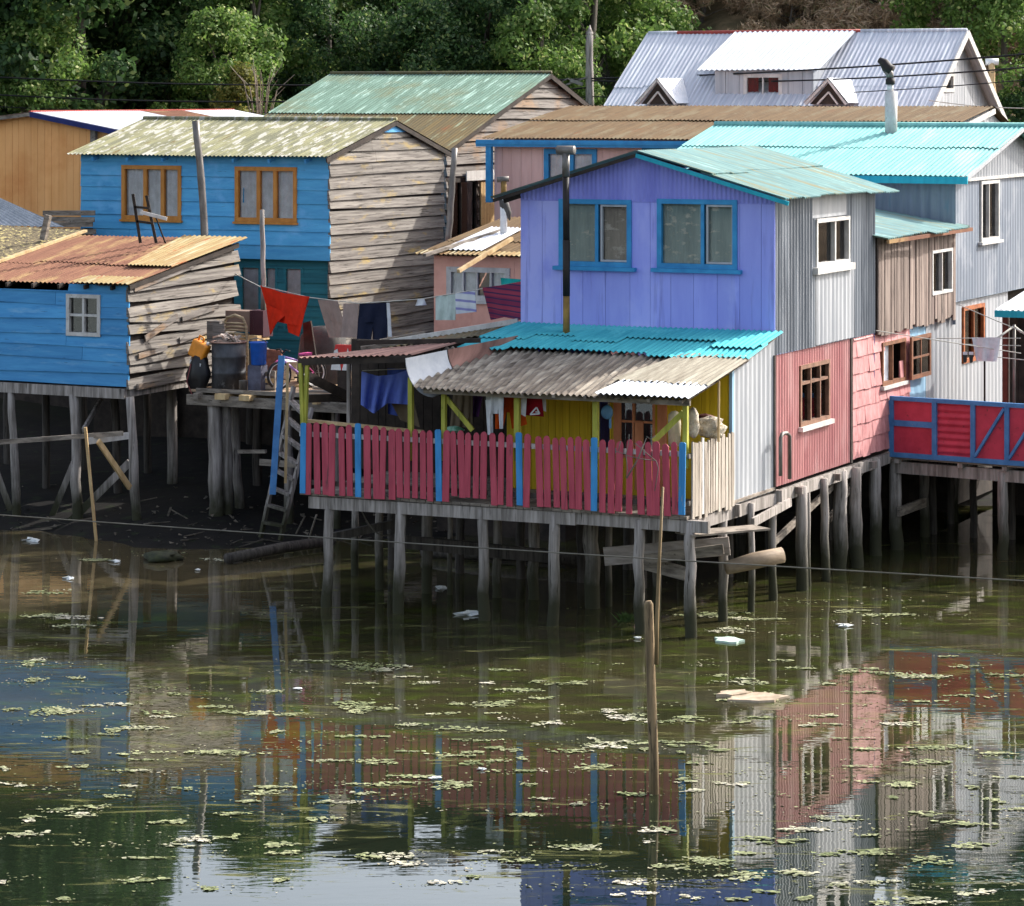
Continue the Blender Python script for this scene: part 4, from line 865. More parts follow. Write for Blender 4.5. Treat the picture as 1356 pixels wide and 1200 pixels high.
mb = MB(); corr(mb, H.side(.06), 0, Dh, zln, lambda y: max(zln, th(y)), .2, .016); mb.build('gable', m_zinclight, hh)
mb = MB(); mb.mbox(H.side(.05), 0, Dh, zln-.03, zln+.03, 0, .07); mb.build('gable_ledge', m_white, hh)
mb = MB(); mb.quad((0,0,zh0),(.06,0,zh0),(.06,Dh,zh0),(0,Dh,zh0)); backing(mb, H.left(xhl), 0, Dh, 3.0, th, o=0, step=.3); backing(mb, H.back(Dh), xhl, 0, .2, zhe, o=0); mb.build('hidden_wall', m_stain, hh); mb = MB(); backing(mb, H.front(.05), xhl, 0, .2, 4.1, o=0); backing(mb, H.side(-.3), 0, Dh, .2, 4.4, o=0); mb.build('sun_block_wall', m_dark, hh)  # dark walls added down to the water keep the space beneath unlit
gable_roof(hh, xhl, .06, 0, yrh, Dh, zhe, zhr, zhe, m_r_turq, (0,.55,1), .3, .34, ovl=.1, amp=.014)
s = (zhr-zhe)/yrh
mb = MB(); mb.box(xhl, .40, -.345, -.305, zhe-.3*s-.11, zhe-.3*s+.035); mb.build('fascia', m_r_turqband, hh)
mb = MB(); mb.tube([(xhl-.1, yrh, zhr+.08), (.42, yrh, zhr+.08)], .06, 8); mb.build('ridge_cap', m_r_turq, hh, True)
mb = MB(); mb.beam((.38, -.3, zhe-.3*s-.01), (.38, yrh, zhr-.0), .03, .08); mb.build('barge_board', m_zinclight, hh)
mb = MB(); mb.beam((.38, Dh+.3, zhe-.3*s-.03), (.38, yrh, zhr-.03), .03, .14); mb.build('barge_board', m_dark, hh)
# white chimney with a bent cowl
cx = H.x(1180, 3.3); cw = empty('chimney', H.o.to_3d()+(H.u*cx+H.v*3.3).to_3d()+V((0,0,zhr-.25)), H.a, 'white chimney pipe with dark bent cowl above the turquoise roof', 'chimney')
hz = lambda py: H.f(1180, py, 3.3)[1]-cw.location.z
MB().tube([(0,0,0),(0,0,hz(121))], .135, 12).build('stack', m_white, cw, True)
MB().tube([(-.02,0,hz(121)),(-.02,0,hz(112))], .07, 10).build('flue', m_p_white, cw, True)
MB().tube([(-.02,0,hz(112)),(-.02,0,hz(104))], (.10,.10), 10).build('collar', m_black, cw, True)
MB().tube([(-.02,0,hz(104)),(-.03,0,hz(98)),(-.10,0,hz(92))], (.075,.085,.09), 10).build('elbow', m_pipe, cw, True)
MB().tube([(.02,0,hz(94)),(-.10,0,hz(89)),(-.16,0,hz(83)),(-.27,0,hz(79))], (.12,.12,.10,.06), 10).build('cowl', m_black, cw, True)

# ================================================================ small salmon house between
I = Fr(690, 58.6)
hi = house('small_house', I, 'small salmon pink house with wide white window beside the violet house')
ix0 = I.x(575); iz1 = I.f(640, 340)[1]; iD = 3.6
a0, z1 = I.f(592, 354); a1, z0 = I.f(676, 396); z1 = I.f(630,354)[1]; z0 = I.f(630, 398)[1]
oi = win(hi, I.front(0), a0, a1, z0, z1, m_white, mul=[a0+(a1-a0)*k for k in (.26,.48,.70)], fw=.1, out=.04, sill=(.03,.06,.04), cur=m_cur_white, gaps=((a0+.6,a0+.9),))
mb = MB(); vplank(mb, I.front(0), ix0, .9, 2.6, iz1, .5, .004, (oi,), .012, .001); mb.build('wall', m_salmon, hi)
mb = MB(); backing(mb, I.left(ix0), 0, iD, 2.6, lin([(0,iz1),(iD,iz1+.5)]), o=0); backing(mb, I.back(iD), ix0, .9, 2.6, iz1+.5, o=0); backing(mb, I.side(.9), 0, iD, 2.6, lin([(0,iz1),(iD,iz1+.5)]), o=0); mb.build('hidden_wall', m_salmon, hi)
mb = MB(); roofsheet(mb, (ix0-.28, -.2, iz1+.03), (1.0, -.2, iz1+.03), (ix0-.2, iD+.1, iz1+.62), (1.0, iD+.1, iz1+.62), .105, .014, (0,.35,1)); mb.build('roof', m_r_tanbrown, hi, True, .006)
mb = MB(); roofsheet(mb, (ix0-.3, -.24, iz1+.045), (1.0, -.24, iz1+.045), (ix0-.3, .1, iz1+.10), (1.0, .1, iz1+.10), .105, .014, (0,1), jag=0); mb.build('roof_sheet', m_r_yel, hi, True, .006)
mb = MB(); roofsheet(mb, (ix0+.15, .05, iz1+.12), (ix0+1.0, .05, iz1+.12), (ix0+.2, 2.2, iz1+.47), (ix0+.9, 2.2, iz1+.47), .105, .014); mb.build('roof_sheet', m_r_metal, hi, True, .006)
mb = MB(); mb.beam(I.loc(at(607,359,57.9)), I.loc(at(678,316,59.4)), .07, .07); mb.build('roof_pole', m_lightwood, hi)
mb = MB(); mb.beam(I.loc(at(562,338,58.7)), I.loc(at(668,304,61)), .08, .06); mb.build('roof_batten', m_plank, hi)
mb = MB(); backing(mb, I.front(.1), ix0, .9, 0, 2.62, o=0); backing(mb, I.left(ix0+.05), .1, iD, 0, 2.62, o=0); backing(mb, I.side(.85), .1, iD, 0, 2.62, o=0); mb.build('sun_block_wall', m_dark, hi)  # added below the salmon walls to block sun
bs = empty('stove_pipe', at(667, 312, 60.6), 0, 'short white stove pipe with rusty cap on the salmon house roof', 'stove pipe')
q = lambda px, py: at(px, py, 60.6)-bs.location
MB().tube([q(667,316), q(667,262)], .075, 10).build('stack', m_p_white, bs, True)
MB().tube([q(667,262), q(667,240)], .06, 10).build('flue', m_rustpipe, bs, True)
MB().tube([q(658,238), q(674,237)], .06, 10).build('cap', m_pipe, bs, True)
mb = MB(); mb.tube([q(664,262), q(668,272), q(673,283), q(675,292)], (.06,.10,.07,.01), 8); mb.build('torn_wrap', m_tarp, bs, True)

aw = empty('alley_sun_block', (B.o+B.v*Db).to_3d(), 0, 'dark board wall added to keep sun out of the alley between bare boards and pink house', 'wall')
P1 = V((-.2,71.7,0))-aw.location; dd = P1.normalized(); Mw = lambda a,z,o: V((dd.x*a+dd.y*o, dd.y*a-dd.x*o, z))
mb = MB(); vplank(mb, Mw, 0, P1.length, 0, 5.0, .2, .006, (), .03, .01, .12); mb.build('boards', m_dark, aw)  # wall added to block sun coming through the alley
# ================================================================ red and blue balcony on the right
J = Fr(1181, 57.2, 33)
hj = empty('balcony', (J.o.x, J.o.y, 0), J.a, 'red panelled balcony with blue frame on stilts at the right edge', 'balcony')
zj0, zj1, xj = 1.82, 2.90, 5.4
xs = [0, J.x(1238), J.x(1289), J.x(1334), J.x(1380), J.x(1440)]
mb = MB(); mb.box(-.02, xj, -.05, .02, zj1-.05, zj1+.03); mb.box(-.02, xj, -.05, .02, zj0-.04, zj0+.05)
for i, x in enumerate(xs): mb.box(x-.045, x+.045, -.045, .015, zj0+.05, zj1-.05)
mb.box(.05, xs[1]-.05, -.04, .01, zj0+.55, zj0+.66)
for i in (2, 3, 4): mb.beam((xs[i]+.05, -.02, zj0+.08), (xs[i+1]-.05, -.02, zj1-.08), .05, .09, (0,1,0))
mb.build('frame', m_blueframe, hj)
for i in range(5):
    mb = MB()
    if i == 1:
        K = 60; a, b = xs[1]+.04, xs[2]-.04
        for k in range(K+1):
            z = zj0+.05+(zj1-zj0-.1)*k/K; o = .012*math.cos(2*math.pi*z/.13)
            mb.v += [(a, .015-o, z), (b, .015-o, z)]
        for k in range(K): mb.f.append((2*k, 2*k+1, 2*k+3, 2*k+2))
    else: mb.box(xs[i]+.04, xs[i+1]-.04, .0, .012, zj0+.04, zj1-.04)
    mb.build('panel', m_redpanel, hj)
mb = MB(); y = 0.0
while y < 8.4: mb.box(-.02-y*.112, xj+2, y, y+.15, zj0-.08, zj0-.045-rng.uniform(0,.006)); y += .158  # floor carried far back to keep sun off the water below
mb.build('floor', m_plank, hj)
mb = MB(); backing(mb, J.front(6.2), -.7, xj+2, -.2, zj0-.08, o=0); mb.build('shade_wall', m_dark, hj)  # dark wall added under the balcony to deepen the shade
mb = MB(); mb.beam((-.05, .15, zj0-.25), (xj, .15, zj0-.27), .12, .22); mb.beam((-.05, 2.4, zj0-.22), (xj, 2.4, zj0-.22), .12, .2)
for x in (.1, 1.4, 2.3, 3.4): mb.beam((x, -.0, zj0-.11), (x, 4, zj0-.11), .1, .1)
mb.build('floor_beam', m_post, hj)
for px, y, r, m in ((1187,.2,.13,m_post),(1329,.15,.11,m_post),(1236,2.4,.08,m_postd),(1290,2.4,.08,m_postd),(1340,2.6,.08,m_postd),(1260,3.9,.08,m_postd)):
    post(hj, (J.f(px,700,y)[0], y, -.5), (J.f(px-1,700,y)[0], y, zj0-.2), r, m)
mb = MB(); mb.beam(J.loc(at(1190,678,57.2)), J.loc(at(1225,665,58.4)), .06, .18); mb.build('brace', m_plank, hj)
# turquoise-edged shed at the right edge
K_ = Fr(1331, 59.6)
hk = house('metal_shed', K_, 'dark shed with turquoise edged roof at the right edge behind the balcony', 'shed')
kz = K_.f(1331, 410)[1]
mb = MB(); roofsheet(mb, (-.12, -.3, kz), (3.6, -.3, kz), (.35, 1.8, kz+.55), (3.6, 1.8, kz+.55), .11, .014); mb.build('roof', m_r_white, hk, True, .006)
mb = MB(); mb.box(-.12, 3.6, -.33, -.30, kz-.13, kz+.0); mb.build('fascia', m_r_turqband, hk)
mb = MB(); vplank(mb, K_.front(.4), 0, 3.4, .3, kz-.05, .2, .01); vplank(mb, K_.left(0), .4, 1.8, 1.8, kz+.1, .2, .01); vplank(mb, K_.back(1.8), 0, 3.4, .3, kz+.3, .4, .01); mb.build('wall', m_dark, hk)
for x in (.05,): MB().beam((x, -.15, 1.8), (x, -.15, kz-.1), .1, .1, (0,1,0)).build('post', mk('rust_red_post', (110,54,40), (80,40,32)), hk)
# ================================================================ timber deck between the houses
K = Fr(468, 58.6)
dk = empty('timber_deck', (K.o.x, K.o.y, 0), K.a, 'raised timber deck cluttered with household things between shack and violet house', 'deck')
zk = 2.77; xk0 = K.x(256); kd = 8.5
mb = MB(); y = 0
while y < kd:
    mb.box(xk0+rng.uniform(-.15,.1) if y < 3.6 else -5.6, .3+rng.uniform(-.1,.1), y, y+.16, zk-.05, zk-rng.uniform(0,.01)); y += .17  # rear planks widened behind the shack to block sun from the mud
mb.build('planks', m_deck, dk)
mb = MB(); mb.beam((xk0-.1, -.05, zk-.2), (.4, -.05, zk-.22), .1, .2); mb.box(xk0+.1, .3, -.07, -.02, zk-.05, zk+.03)
mb.build('edge_beam', m_plank, dk)
for px in (268, 300, 332, 386, 425):
    x = K.x(px); mb = MB(); mb.beam((x, -.26, zk-.1), (x+.02, kd, zk-.1), .24 if px in (300,332) else .1, .11); mb.build('joist', m_lightwood if px in (300,332,425) else m_plank, dk)
for px0, px1, y, r in ((283,287,.1,.155),(298,302,.35,.13),(310,318,.9,.1),(380,384,.4,.1),(445,446,.6,.09),(340,342,3,.1),(420,421,3,.1)):
    post(dk, (K.f(px1,700,y)[0], y, -.3), (K.f(px0,520,y)[0], y, zk-.12), r, m_post if y < 1 else m_postd)
mb = MB(); mb.beam(K.loc(at(316,598,60)), K.loc(at(352,598,59.5)), .06, .07); mb.build('brace', m_plank, dk); mb = MB(); mb.beam(K.loc(at(344,612,58.8)), K.loc(at(400,616,58.6)), .06, .12); mb.build('brace', m_plank, dk)
# ladder
ld = empty('ladder', gz(360,714,.1), 0, 'grey wooden ladder leaning from the mud up to the deck edge', 'ladder')
q = lambda px, py, Y: at(px, py, Y)-ld.location
L0, L1, R0, R1 = q(345,712,57.5), q(389,512,58.3), q(371,716,57.4), q(413,540,58.0)
MB().beam(L0, L1, .06, .08).build('rail', m_post, ld); MB().beam(R0, R1, .06, .08).build('rail', m_post, ld)
for i in range(8):
    t = .1+i*.115; MB().beam(L0.lerp(L1,t), R0.lerp(R1,t+.01), .16, .05).build('rung', m_post, ld)
# blue pole
bp = empty('blue_pole', gz(363,660,.6), 0, 'blue painted pole standing beside the ladder', 'pole')
q = lambda px, py, Y: at(px, py, Y)-bp.location
MB().beam(q(361,655,57.3), q(373,471,57.6), .12, .1, (0,1,0)).build('shaft', m_blueframe, bp); MB().beam(q(378,640,57.5), q(381,480,57.6), .05, .06, (0,1,0)).build('batten', m_lightwood, bp)

def mesh_thing(mb, name, mat, loc, label, cat, smooth=False, group=None, rz=0):
    o = mb.build(name, mat, None, smooth); o.location = loc; o.rotation_euler.z = rz
    return tag(o, label, cat, group)
def on_deck(px, y):
    x = K.f(px, 500, y)[0]; return (K.o.to_3d()+(K.u*x+K.v*y).to_3d()+V((0,0,zk)))
# drum with junk
P = on_deck(303, .45)
dr = empty('steel_drum', P, K.a, 'scorched open steel drum heaped with scraps on the deck edge', 'drum')
mb = MB(); mb.tube([(0,0,0),(0,0,.3),(0,0,.32),(0,0,.34),(0,0,.62),(0,0,.64),(0,0,.66),(0,0,.92)], (.345,.34,.355,.34,.34,.355,.34,.345), 24); mb.build('body', m_drum, dr, True)
mb = MB(); mb.tube([(.35*math.cos(a*.2618),.35*math.sin(a*.2618),.93) for a in range(25)], .018, 6); mb.build('rim', mk('pinkish_rim', (170,140,126), (130,100,88)), dr, True)
mb = MB()
for i in range(26):
    a = rng.uniform(0,6.3); r = rng.uniform(0,.24); c = V((r*math.cos(a), r*math.sin(a), .93+rng.uniform(-.02,.12))); d = V((rng.uniform(-1,1),rng.uniform(-1,1),rng.uniform(-.4,.8))).normalized()*rng.uniform(.05,.14)
    mb.beam(c-d, c+d, rng.uniform(.03,.09), rng.uniform(.02,.06))
mb.build('scraps', mk('mixed_scraps', (206,190,176), (120,96,84), sc=(4,4,4), isl=.45), dr)
# jerrycan, dark bag, bucket, box
P = on_deck(262, .2)
jc = empty('jerrycan', P+V((0,0,.78)), K.a, 'tilted orange plastic jerrycan hanging above a dark bag by the drum', 'jerrycan')
mb = MB(); mb.hexa([(-.2,-.1,-.1),(.12,-.1,-.26),(.12,.1,-.26),(-.2,.1,-.1),(-.06,-.1,.22),(.28,-.1,.06),(.28,.1,.06),(-.06,.1,.22)]); ob = mb.build('body', m_p_orange, jc); bv = ob.modifiers.new('b','BEVEL'); bv.width=.04; bv.segments=3
MB().tube([(.02,0,.19),(.05,0,.27),(.14,0,.23),(.13,0,.14)], .022, 8).build('handle', m_p_orange, jc, True); MB().tube([(.22,0,.09),(.25,0,.14)], .035, 8).build('cap', m_p_white, jc, True)
mb = MB(); mb.hexa([(-.12,-.11,-.28),(.12,-.11,-.34),(.12,.08,-.34),(-.12,.08,-.28),(-.12,-.11,-.2),(.14,-.11,-.28),(.14,.08,-.28),(-.12,.08,-.2)]); mesh_thing(mb, 'paper_packet', m_p_white, jc.location, 'white flat packet wedged under the orange jerrycan', 'packet', rz=K.a)
def lump(R3, n=14, m=10, j=.12, sq=1.0):
    mb = MB(); vs = []; ph = [rng.uniform(0,6) for _ in range(4)]
    for i in range(m+1):
        t = math.pi*i/m
        for k in range(n):
            a = 2*math.pi*k/n; r = 1+j*math.sin(3*a+ph[0]+2*t)+j*.7*math.sin(5*a+ph[1]-3*t)+j*.5*math.sin(7*t+ph[2])
            st = abs(math.sin(t))**sq
            vs.append((R3[0]*st*math.cos(a)*r, R3[1]*st*math.sin(a)*r, R3[2]*math.cos(t)*(1+j*.4*math.sin(2*a+ph[3]))))
    fs = [(i*n+k, (i+1)*n+k, (i+1)*n+(k+1)%n, i*n+(k+1)%n) for i in range(m) for k in range(n)]
    return mb.add(vs, fs)
mesh_thing(lump((.22,.2,.42), j=.16), 'refuse_bag', m_rubber, P+V((.02,-.02,.30)), 'sagging black refuse bag under the orange jerrycan', 'bag', True)
mb = MB(); mb.tube([P+V((-.12,-.18,.5)), P+V((-.2,-.2,.15)), P+V((-.1,-.2,-.1)), P+V((.1,-.2,-.2))], .012, 6); mesh_thing(mb, 'red_rope', mk('dull_red_cord', (130,70,70), (100,50,50)), (0,0,0), 'dull red cord dangling beside the black refuse bag', 'cord', True)
P = on_deck(341, .35)
mb = MB(); mb.box(-.15,.15,-.13,.13,0,.5); o = mesh_thing(mb, 'grey_box', mk('grey_painted_box', (92,94,112), (60,60,72), sc=(4,4,4)), P, 'battered grey box carrying the blue bucket', 'box', rz=K.a)
bk = empty('bucket', P+V((.02,0,.5)), K.a, 'bright blue plastic bucket standing on a grey box', 'bucket')
MB().tube([(0,0,0),(0,0,.02),(0,0,.42),(0,0,.44),(0,0,.46)], (.13,.15,.17,.185,.185), 18).build('body', m_p_blue, bk, True)
MB().tube([(-.18,0,.44),(-.17,-.05,.5),(0,-.09,.54),(.17,-.05,.5),(.18,0,.44)], .01, 6).build('handle', m_pipe, bk, True)
# chair back, crates, boxes behind the drum
P = on_deck(311, 1.35)
wc = empty('wicker_chair', P, K.a+.1, 'battered pale chair with ribbed round back behind the steel drum', 'chair')
for i in range(6): MB().tube([(-.24,.02-.01*i,.86+i*.07),(-.1,-.05,.88+i*.07),(.1,-.05,.88+i*.07),(.24,.02,.86+i*.07)], .022, 6).build('back_slat', m_wicker, wc, True)
MB().tube([(-.27,0,.0),(-.27,0,.9),(-.25,0,1.18),(-.18,0,1.33),(0,0,1.39),(.18,0,1.33),(.25,0,1.18),(.27,0,.9),(.27,0,0)], .03, 8).build('back_frame', m_wicker, wc, True); MB().box(-.27,.27,-.5,0,.44,.5).build('seat', m_wicker, wc)
for x in (-.24,.24): MB().box(x-.025,x+.025,-.48,-.43,0,.44).build('leg', m_wicker, wc)
MB().box(-.58,-.30,-.1,.2,.78,1.26).build('board', m_greywood, wc)
P = on_deck(324, 2.2)
mb = MB(); mb.box(-.34,.34,-.2,.2,1.0,1.42); mesh_thing(mb, 'cardboard_box', m_card, P, 'dull brown closed cardboard box stacked high behind the chair', 'box', rz=K.a)
mb = MB(); mb.box(-.16,.16,-.2,.2,.9,1.44); mesh_thing(mb, 'dark_box', mk('dark_maroon_box', (70,36,46), (54,28,38)), on_deck(346, 2.2), 'dark maroon box next to the brown cardboard box', 'box', rz=K.a)
for dx, lbl in ((324, 0), (346, 0)):
    pass
P = on_deck(332, 2.05)
st = empty('wooden_stand', P, K.a, 'open timber stand with yellowish panel under the stacked boxes', 'stand')
MB().box(-.3,.3,-.25,.25,.84,.94).build('top', m_lightwood, st); MB().box(-.3,.05,-.27,-.22,.3,.84).build('panel', mk('yellowish_panel', (206,160,90), (180,136,70)), st)
for x in (-.26, .2): MB().box(x-.03,x+.05,-.24,-.18,0,.84).build('leg', m_white, st)
# bicycle
P = on_deck(393, .95)
by = empty('bicycle', P, R(218), 'small pink and lilac bicycle parked on the deck behind the blue pole', 'bicycle')
def ring(c, r, t, n=28, ax='y'): return [(c[0]+r*math.cos(2*math.pi*i/n), c[1], c[2]+r*math.sin(2*math.pi*i/n)) for i in range(n+1)]
for wx in (-.42, .42):
    c = (wx, 0, .29); w = MB().tube(ring(c, .265, 0), .026, 6).build('wheel', m_rubber, by, True)
    MB().tube(ring(c, .235, 0), .014, 6).build('rim', m_p_white, w, True)
    mb = MB()
    for i in range(10): mb.tube([c, (c[0]+.23*math.cos(i*.628), 0, c[2]+.23*math.sin(i*.628))], .004, 4)
    mb.tube([(c[0],-.04,c[2]),(c[0],.04,c[2])], .02, 8); mb.build('spokes', m_pipe, w)
mb = MB(); mb.tube([(.42,0,.29),(.34,0,.66)], .02, 8); mb.tube([(.35,0,.60),(-.05,0,.30)], .03, 8); mb.tube([(.34,0,.66),(-.16,0,.52)], .022, 8); mb.build('frame', m_p_lilac, by, True)
mb = MB(); mb.tube([(-.05,0,.30),(-.2,0,.66)], .02, 8); mb.tube([(-.05,0,.3),(-.42,0,.29)], .016, 8); mb.tube([(-.16,0,.52),(-.42,0,.29)], .014, 8); mb.build('rear_frame', m_p_pink, by, True)
MB().tube([(.33,-.24,.78),(.33,-.1,.8),(.345,0,.72),(.33,.1,.8),(.33,.24,.78)], .016, 8).build('handlebar', m_rubber, by, True)
mb = MB(); mb.hexa([(-.32,-.07,.65),(-.06,-.03,.66),(-.06,.03,.66),(-.32,.07,.65),(-.32,-.08,.71),(-.06,-.03,.7),(-.06,.03,.7),(-.32,.08,.71)]); mb.build('saddle', m_p_pink, by)
MB().tube([(.58+.0*i,0,.5-.0*i) for i in (0,)]+[(.45,0,.585),(.34,0,.57),(.22,0,.49)], .02, 6).build('mudguard', m_p_pink, by, True); mb = MB(); mb.tube([(-.05,-.09,.3),(-.05,.09,.3)], .02, 8); mb.box(-.14,-.02,-.13,-.09,.2,.23); mb.build('pedal', m_rubber, by)
P = on_deck(357, .55)
cr = empty('wooden_crate', P, K.a+.15, 'small brown slatted crate on the deck between grey box and bicycle', 'crate')
for z in (0, .13, .26): MB().box(-.16,.16,-.15,-.13,z+.02,z+.11).build('slat', m_lightwood if z == .13 else m_plank, cr); MB().box(-.16,.16,.13,.15,z+.02,z+.11).build('slat', m_plank, cr)
for x in (-.17,.15): MB().box(x,x+.02,-.15,.15,0,.38).build('side', m_plank, cr)
MB().box(-.15,.15,-.12,.12,.0,.02).build('base', m_plank, cr)
P = on_deck(358, 1.3)
mesh_thing(MB().hexa([(-.2,-.05,0),(.2,-.05,0),(.2,.05,0),(-.2,.05,0),(-.2,.1,.72),(.2,.1,.7),(.2,.16,.7),(-.2,.16,.72)]), 'rusty_sheet', mk('rusty_tin', (150,96,76), (96,58,48), sc=(6,6,6)), P, 'rusty tin sheet leaning behind the slatted crate', 'tin sheet', rz=K.a)
P = on_deck(322, .18)
tn = empty('paint_tin', P, K.a, 'small dented paint tin at the foot of the steel drum', 'tin'); MB().tube([(0,0,0),(0,0,.19),(0,0,.2)], (.085,.085,.09), 14).build('body', m_pipe, tn, True); MB().tube([(-.085,0,.17),(-.06,-.05,.06),(.06,-.05,.06),(.085,0,.17)], .006, 5).build('handle', m_black, tn)
P = on_deck(375, 2.6)
jg = empty('washing_tub', P, K.a, 'round pale plastic washing tub behind the bicycle under the red trousers', 'tub'); MB().tube([(0,0,0),(0,0,.02),(0,0,.36),(0,0,.38)], (.24,.28,.36,.38), 18).build('body', m_p_white, jg, True)
for k, (px, y, l) in enumerate(((440, 1.5, 'long loose plank lying on the deck below the shopping bag'), (446, 1.1, 'weathered plank lying askew on the deck near the corner post'), (425, .5, 'short pale plank lying at the deck edge behind the ladder'))):
    P = on_deck(px, y); o = mesh_thing(MB().box(-.75+.2*k,.75-.2*k,-.07,.07,.003,.04), 'loose_plank', (m_lightwood, m_plank, m_greywood)[k], P, l, 'plank', rz=K.a+rng.uniform(-.35,.35))
P = on_deck(343, 2.9)
mesh_thing(MB().tube([(0,0,.0),(0,0,.55),(.0,0,.6)], (.2,.23,.19), 14), 'plastic_barrel', m_p_darkgrey, P, 'dark grey plastic barrel behind the timber stand', 'barrel', True, rz=K.a)
P = on_deck(291, .9)
mesh_thing(MB().hexa([(-.14,-.03,0),(.14,-.03,0),(.14,.03,0),(-.14,.03,0),(-.2,.05,1.2),(.06,.05,1.25),(.06,.09,1.25),(-.2,.09,1.2)]), 'leaning_board', m_greywood, P, 'grey weathered board leaning against the shack behind the drum', 'board', rz=K.a)
# grey tarp-covered cart
P = on_deck(428, 2.4)
mb = MB(); n = 14; vs = []
for j, (z, w, d) in enumerate(((0,.52,.4),(.5,.5,.4),(.95,.44,.34),(1.12,.3,.2),(1.15,.02,.02))):
    for i in range(n):
        a = 2*math.pi*i/n; s = .82+.18*abs(math.cos(2*a)); vs.append((w*math.cos(a)/s*(1+rng.uniform(-.05,.05)), d*math.sin(a)/s*(1+rng.uniform(-.05,.05)), z))
mb.add(vs, [(j*n+i, j*n+(i+1)%n, (j+1)*n+(i+1)%n, (j+1)*n+i) for j in range(4) for i in range(n)])
mesh_thing(mb, 'covered_cart', m_tarp, P, 'shapeless heap under a dark grey tarpaulin behind the bicycle', 'covered heap', True, rz=K.a)
P = on_deck(413, 1.7); mb = MB(); mb.hexa([(-.12,-.02,0),(.2,-.02,0),(.2,.03,0),(-.12,.03,0),(-.2,-.02,1.25),(-.02,-.02,1.3),(-.02,.03,1.3),(-.2,.03,1.25)]); mesh_thing(mb, 'leaning_board', m_dark, P, 'dark brown board leaning beside the tarpaulin heap', 'board', rz=K.a)
P = on_deck(455, .9)
mb = MB()
bag = empty('shopping_bag', P, K.a, 'red and white patterned bag hanging below the beige trousers', 'bag')
mb.hexa([(-.24,-.06,.42),(.24,-.06,.42),(.24,.08,.42),(-.24,.08,.42),(-.16,-.05,.92),(.2,-.05,.92),(.2,.06,.92),(-.16,.06,.92)]); mb.build('body', m_p_redp, bag)
MB().add([(-.25,-.07,.42),(-.02,-.07,.42),(-.1,-.066,.84),(-.18,-.062,.8)], [(0,1,2,3)]).build('white_flash', m_p_white, bag, solid=.004); MB().add([(.0,-.07,.42),(.25,-.07,.42),(.13,-.066,.86)], [(0,1,2)]).build('white_flash', m_p_white, bag, solid=.004)
MB().box(-.12,.14,-.04,.04,0,.42).build('stand', m_dark, bag)
# odd chair frame on the shack roof
cf = empty('broken_chair_frame', at(190, 312, 63.2), 0, 'broken dark wooden frame like a short ladder lying up on the rusty roof', 'wooden frame')
q = lambda px, py, Y=63.2: at(px, py, Y)-cf.location
MB().beam(q(186,322), q(176,257), .06, .05, (0,1,0)).build('leg', m_dark, cf); MB().beam(q(207,322,63.3), q(194,259,63.3), .06, .05, (0,1,0)).build('leg', m_dark, cf); MB().beam(q(205,284,63.4), q(219,322,63.8), .03, .03, (0,1,0)).build('strut', m_dark, cf)
MB().beam(q(178,274), q(198,276), .05, .05).build('rung', m_dark, cf); MB().beam(q(181,293), q(203,296), .05, .05).build('rung', m_dark, cf); MB().beam(q(186,281,63.1), q(221,290,63.1), .05, .07).build('stick', m_white, cf)

# ================================================================ poles
def polething(name, p0, p1, r, mat, label, cat='pole', n=9, jit=.04, taper=.9, cap=None):
    e = empty(name, p0, 0, label, cat); d = V(p1)-V(p0)
    post(e, (0,0,0), d, r, mat, 'shaft', jit, n, taper)
    return e
polething('metal_pole', at(274,345,64.6), at(259,160,64.6), .085, m_pipe, 'grey metal pole leaning in front of the blue house wall')
polething('washing_line_post', at(349,440,62), at(347,278,62), .055, m_post, 'rough wooden post holding the washing line by the red cloth', 'post')
polething('drain_pole', at(593,330,63.2), at(602,196,63.2), .07, m_pipe, 'slim grey pole leaning beside the curtained window in the alley')
up = polething('utility_pole', at(782,175,88), at(781,42,88), .125, m_post, 'tall grey wooden utility pole with pointed top behind the tan roof', 'utility pole', taper=.85)
MB().tube([at(781,46,88)-up.location, at(781,33,88)-up.location], (.11,.01), 8).build('tip', m_post, up, True)
mb = MB(); mb.beam(at(748,113,87.9)-up.location, at(778,102,87.9)-up.location, .05, .05); mb.beam(at(755,106,87.8)-up.location, at(772,112,87.8)-up.location, .1, .1); mb.tube([at(738,112,87.9)-up.location, at(752,104,87.9)-up.location, at(765,112,87.9)-up.location], .02, 6); mb.build('insulator_bracket', m_pipe, up)
u2 = polething('street_lamp', at(1318,175,90), at(1313,84,90), .10, m_lightwood, 'pale pole with flat lamp head behind the white house gable', 'street lamp')
MB().tube([at(1305,82,90)-u2.location, at(1322,82,90)-u2.location], (.1,.1), 8).build('lamp_head', m_p_white, u2, True)
def cable(p, q, sag, r, label, n=24, cat='power line', mat=m_cable, name='power_line'):
    p, q = V(p), V(q); pts = [p.lerp(q, i/n)-V((0,0,sag*4*(i/n)*(1-i/n))) for i in range(n+1)]
    mb = MB().tube([x-p for x in pts], r, 5, False); return mesh_thing(mb, name, mat, p, label, cat, True)
cable(at(-60,99,89), at(781,104,88), .25, .024, 'black power line, topmost of three crossing the trees at left')
cable(at(-60,122,89), at(781,116,88), .35, .024, 'black power line, middle of three crossing the trees at left')
cable(at(-60,138,89), at(781,128,88), .35, .014, 'thin black power line, lowest of three crossing the trees at left')
cable(at(781,104,88), at(1420,66,72), .12, .024, 'black power line passing above the white house window to the right edge')
cable(at(781,107,88), at(1420,84,74), .2, .022, 'dark power line just under the upper right one')
cable(at(781,128,88), at(1420,100,76), .2, .014, 'thin dark power line crossing the small dormers')
cable(at(1313,96,89.5), at(1420,55,80), .1, .012, 'thin wire climbing right from the street lamp pole')
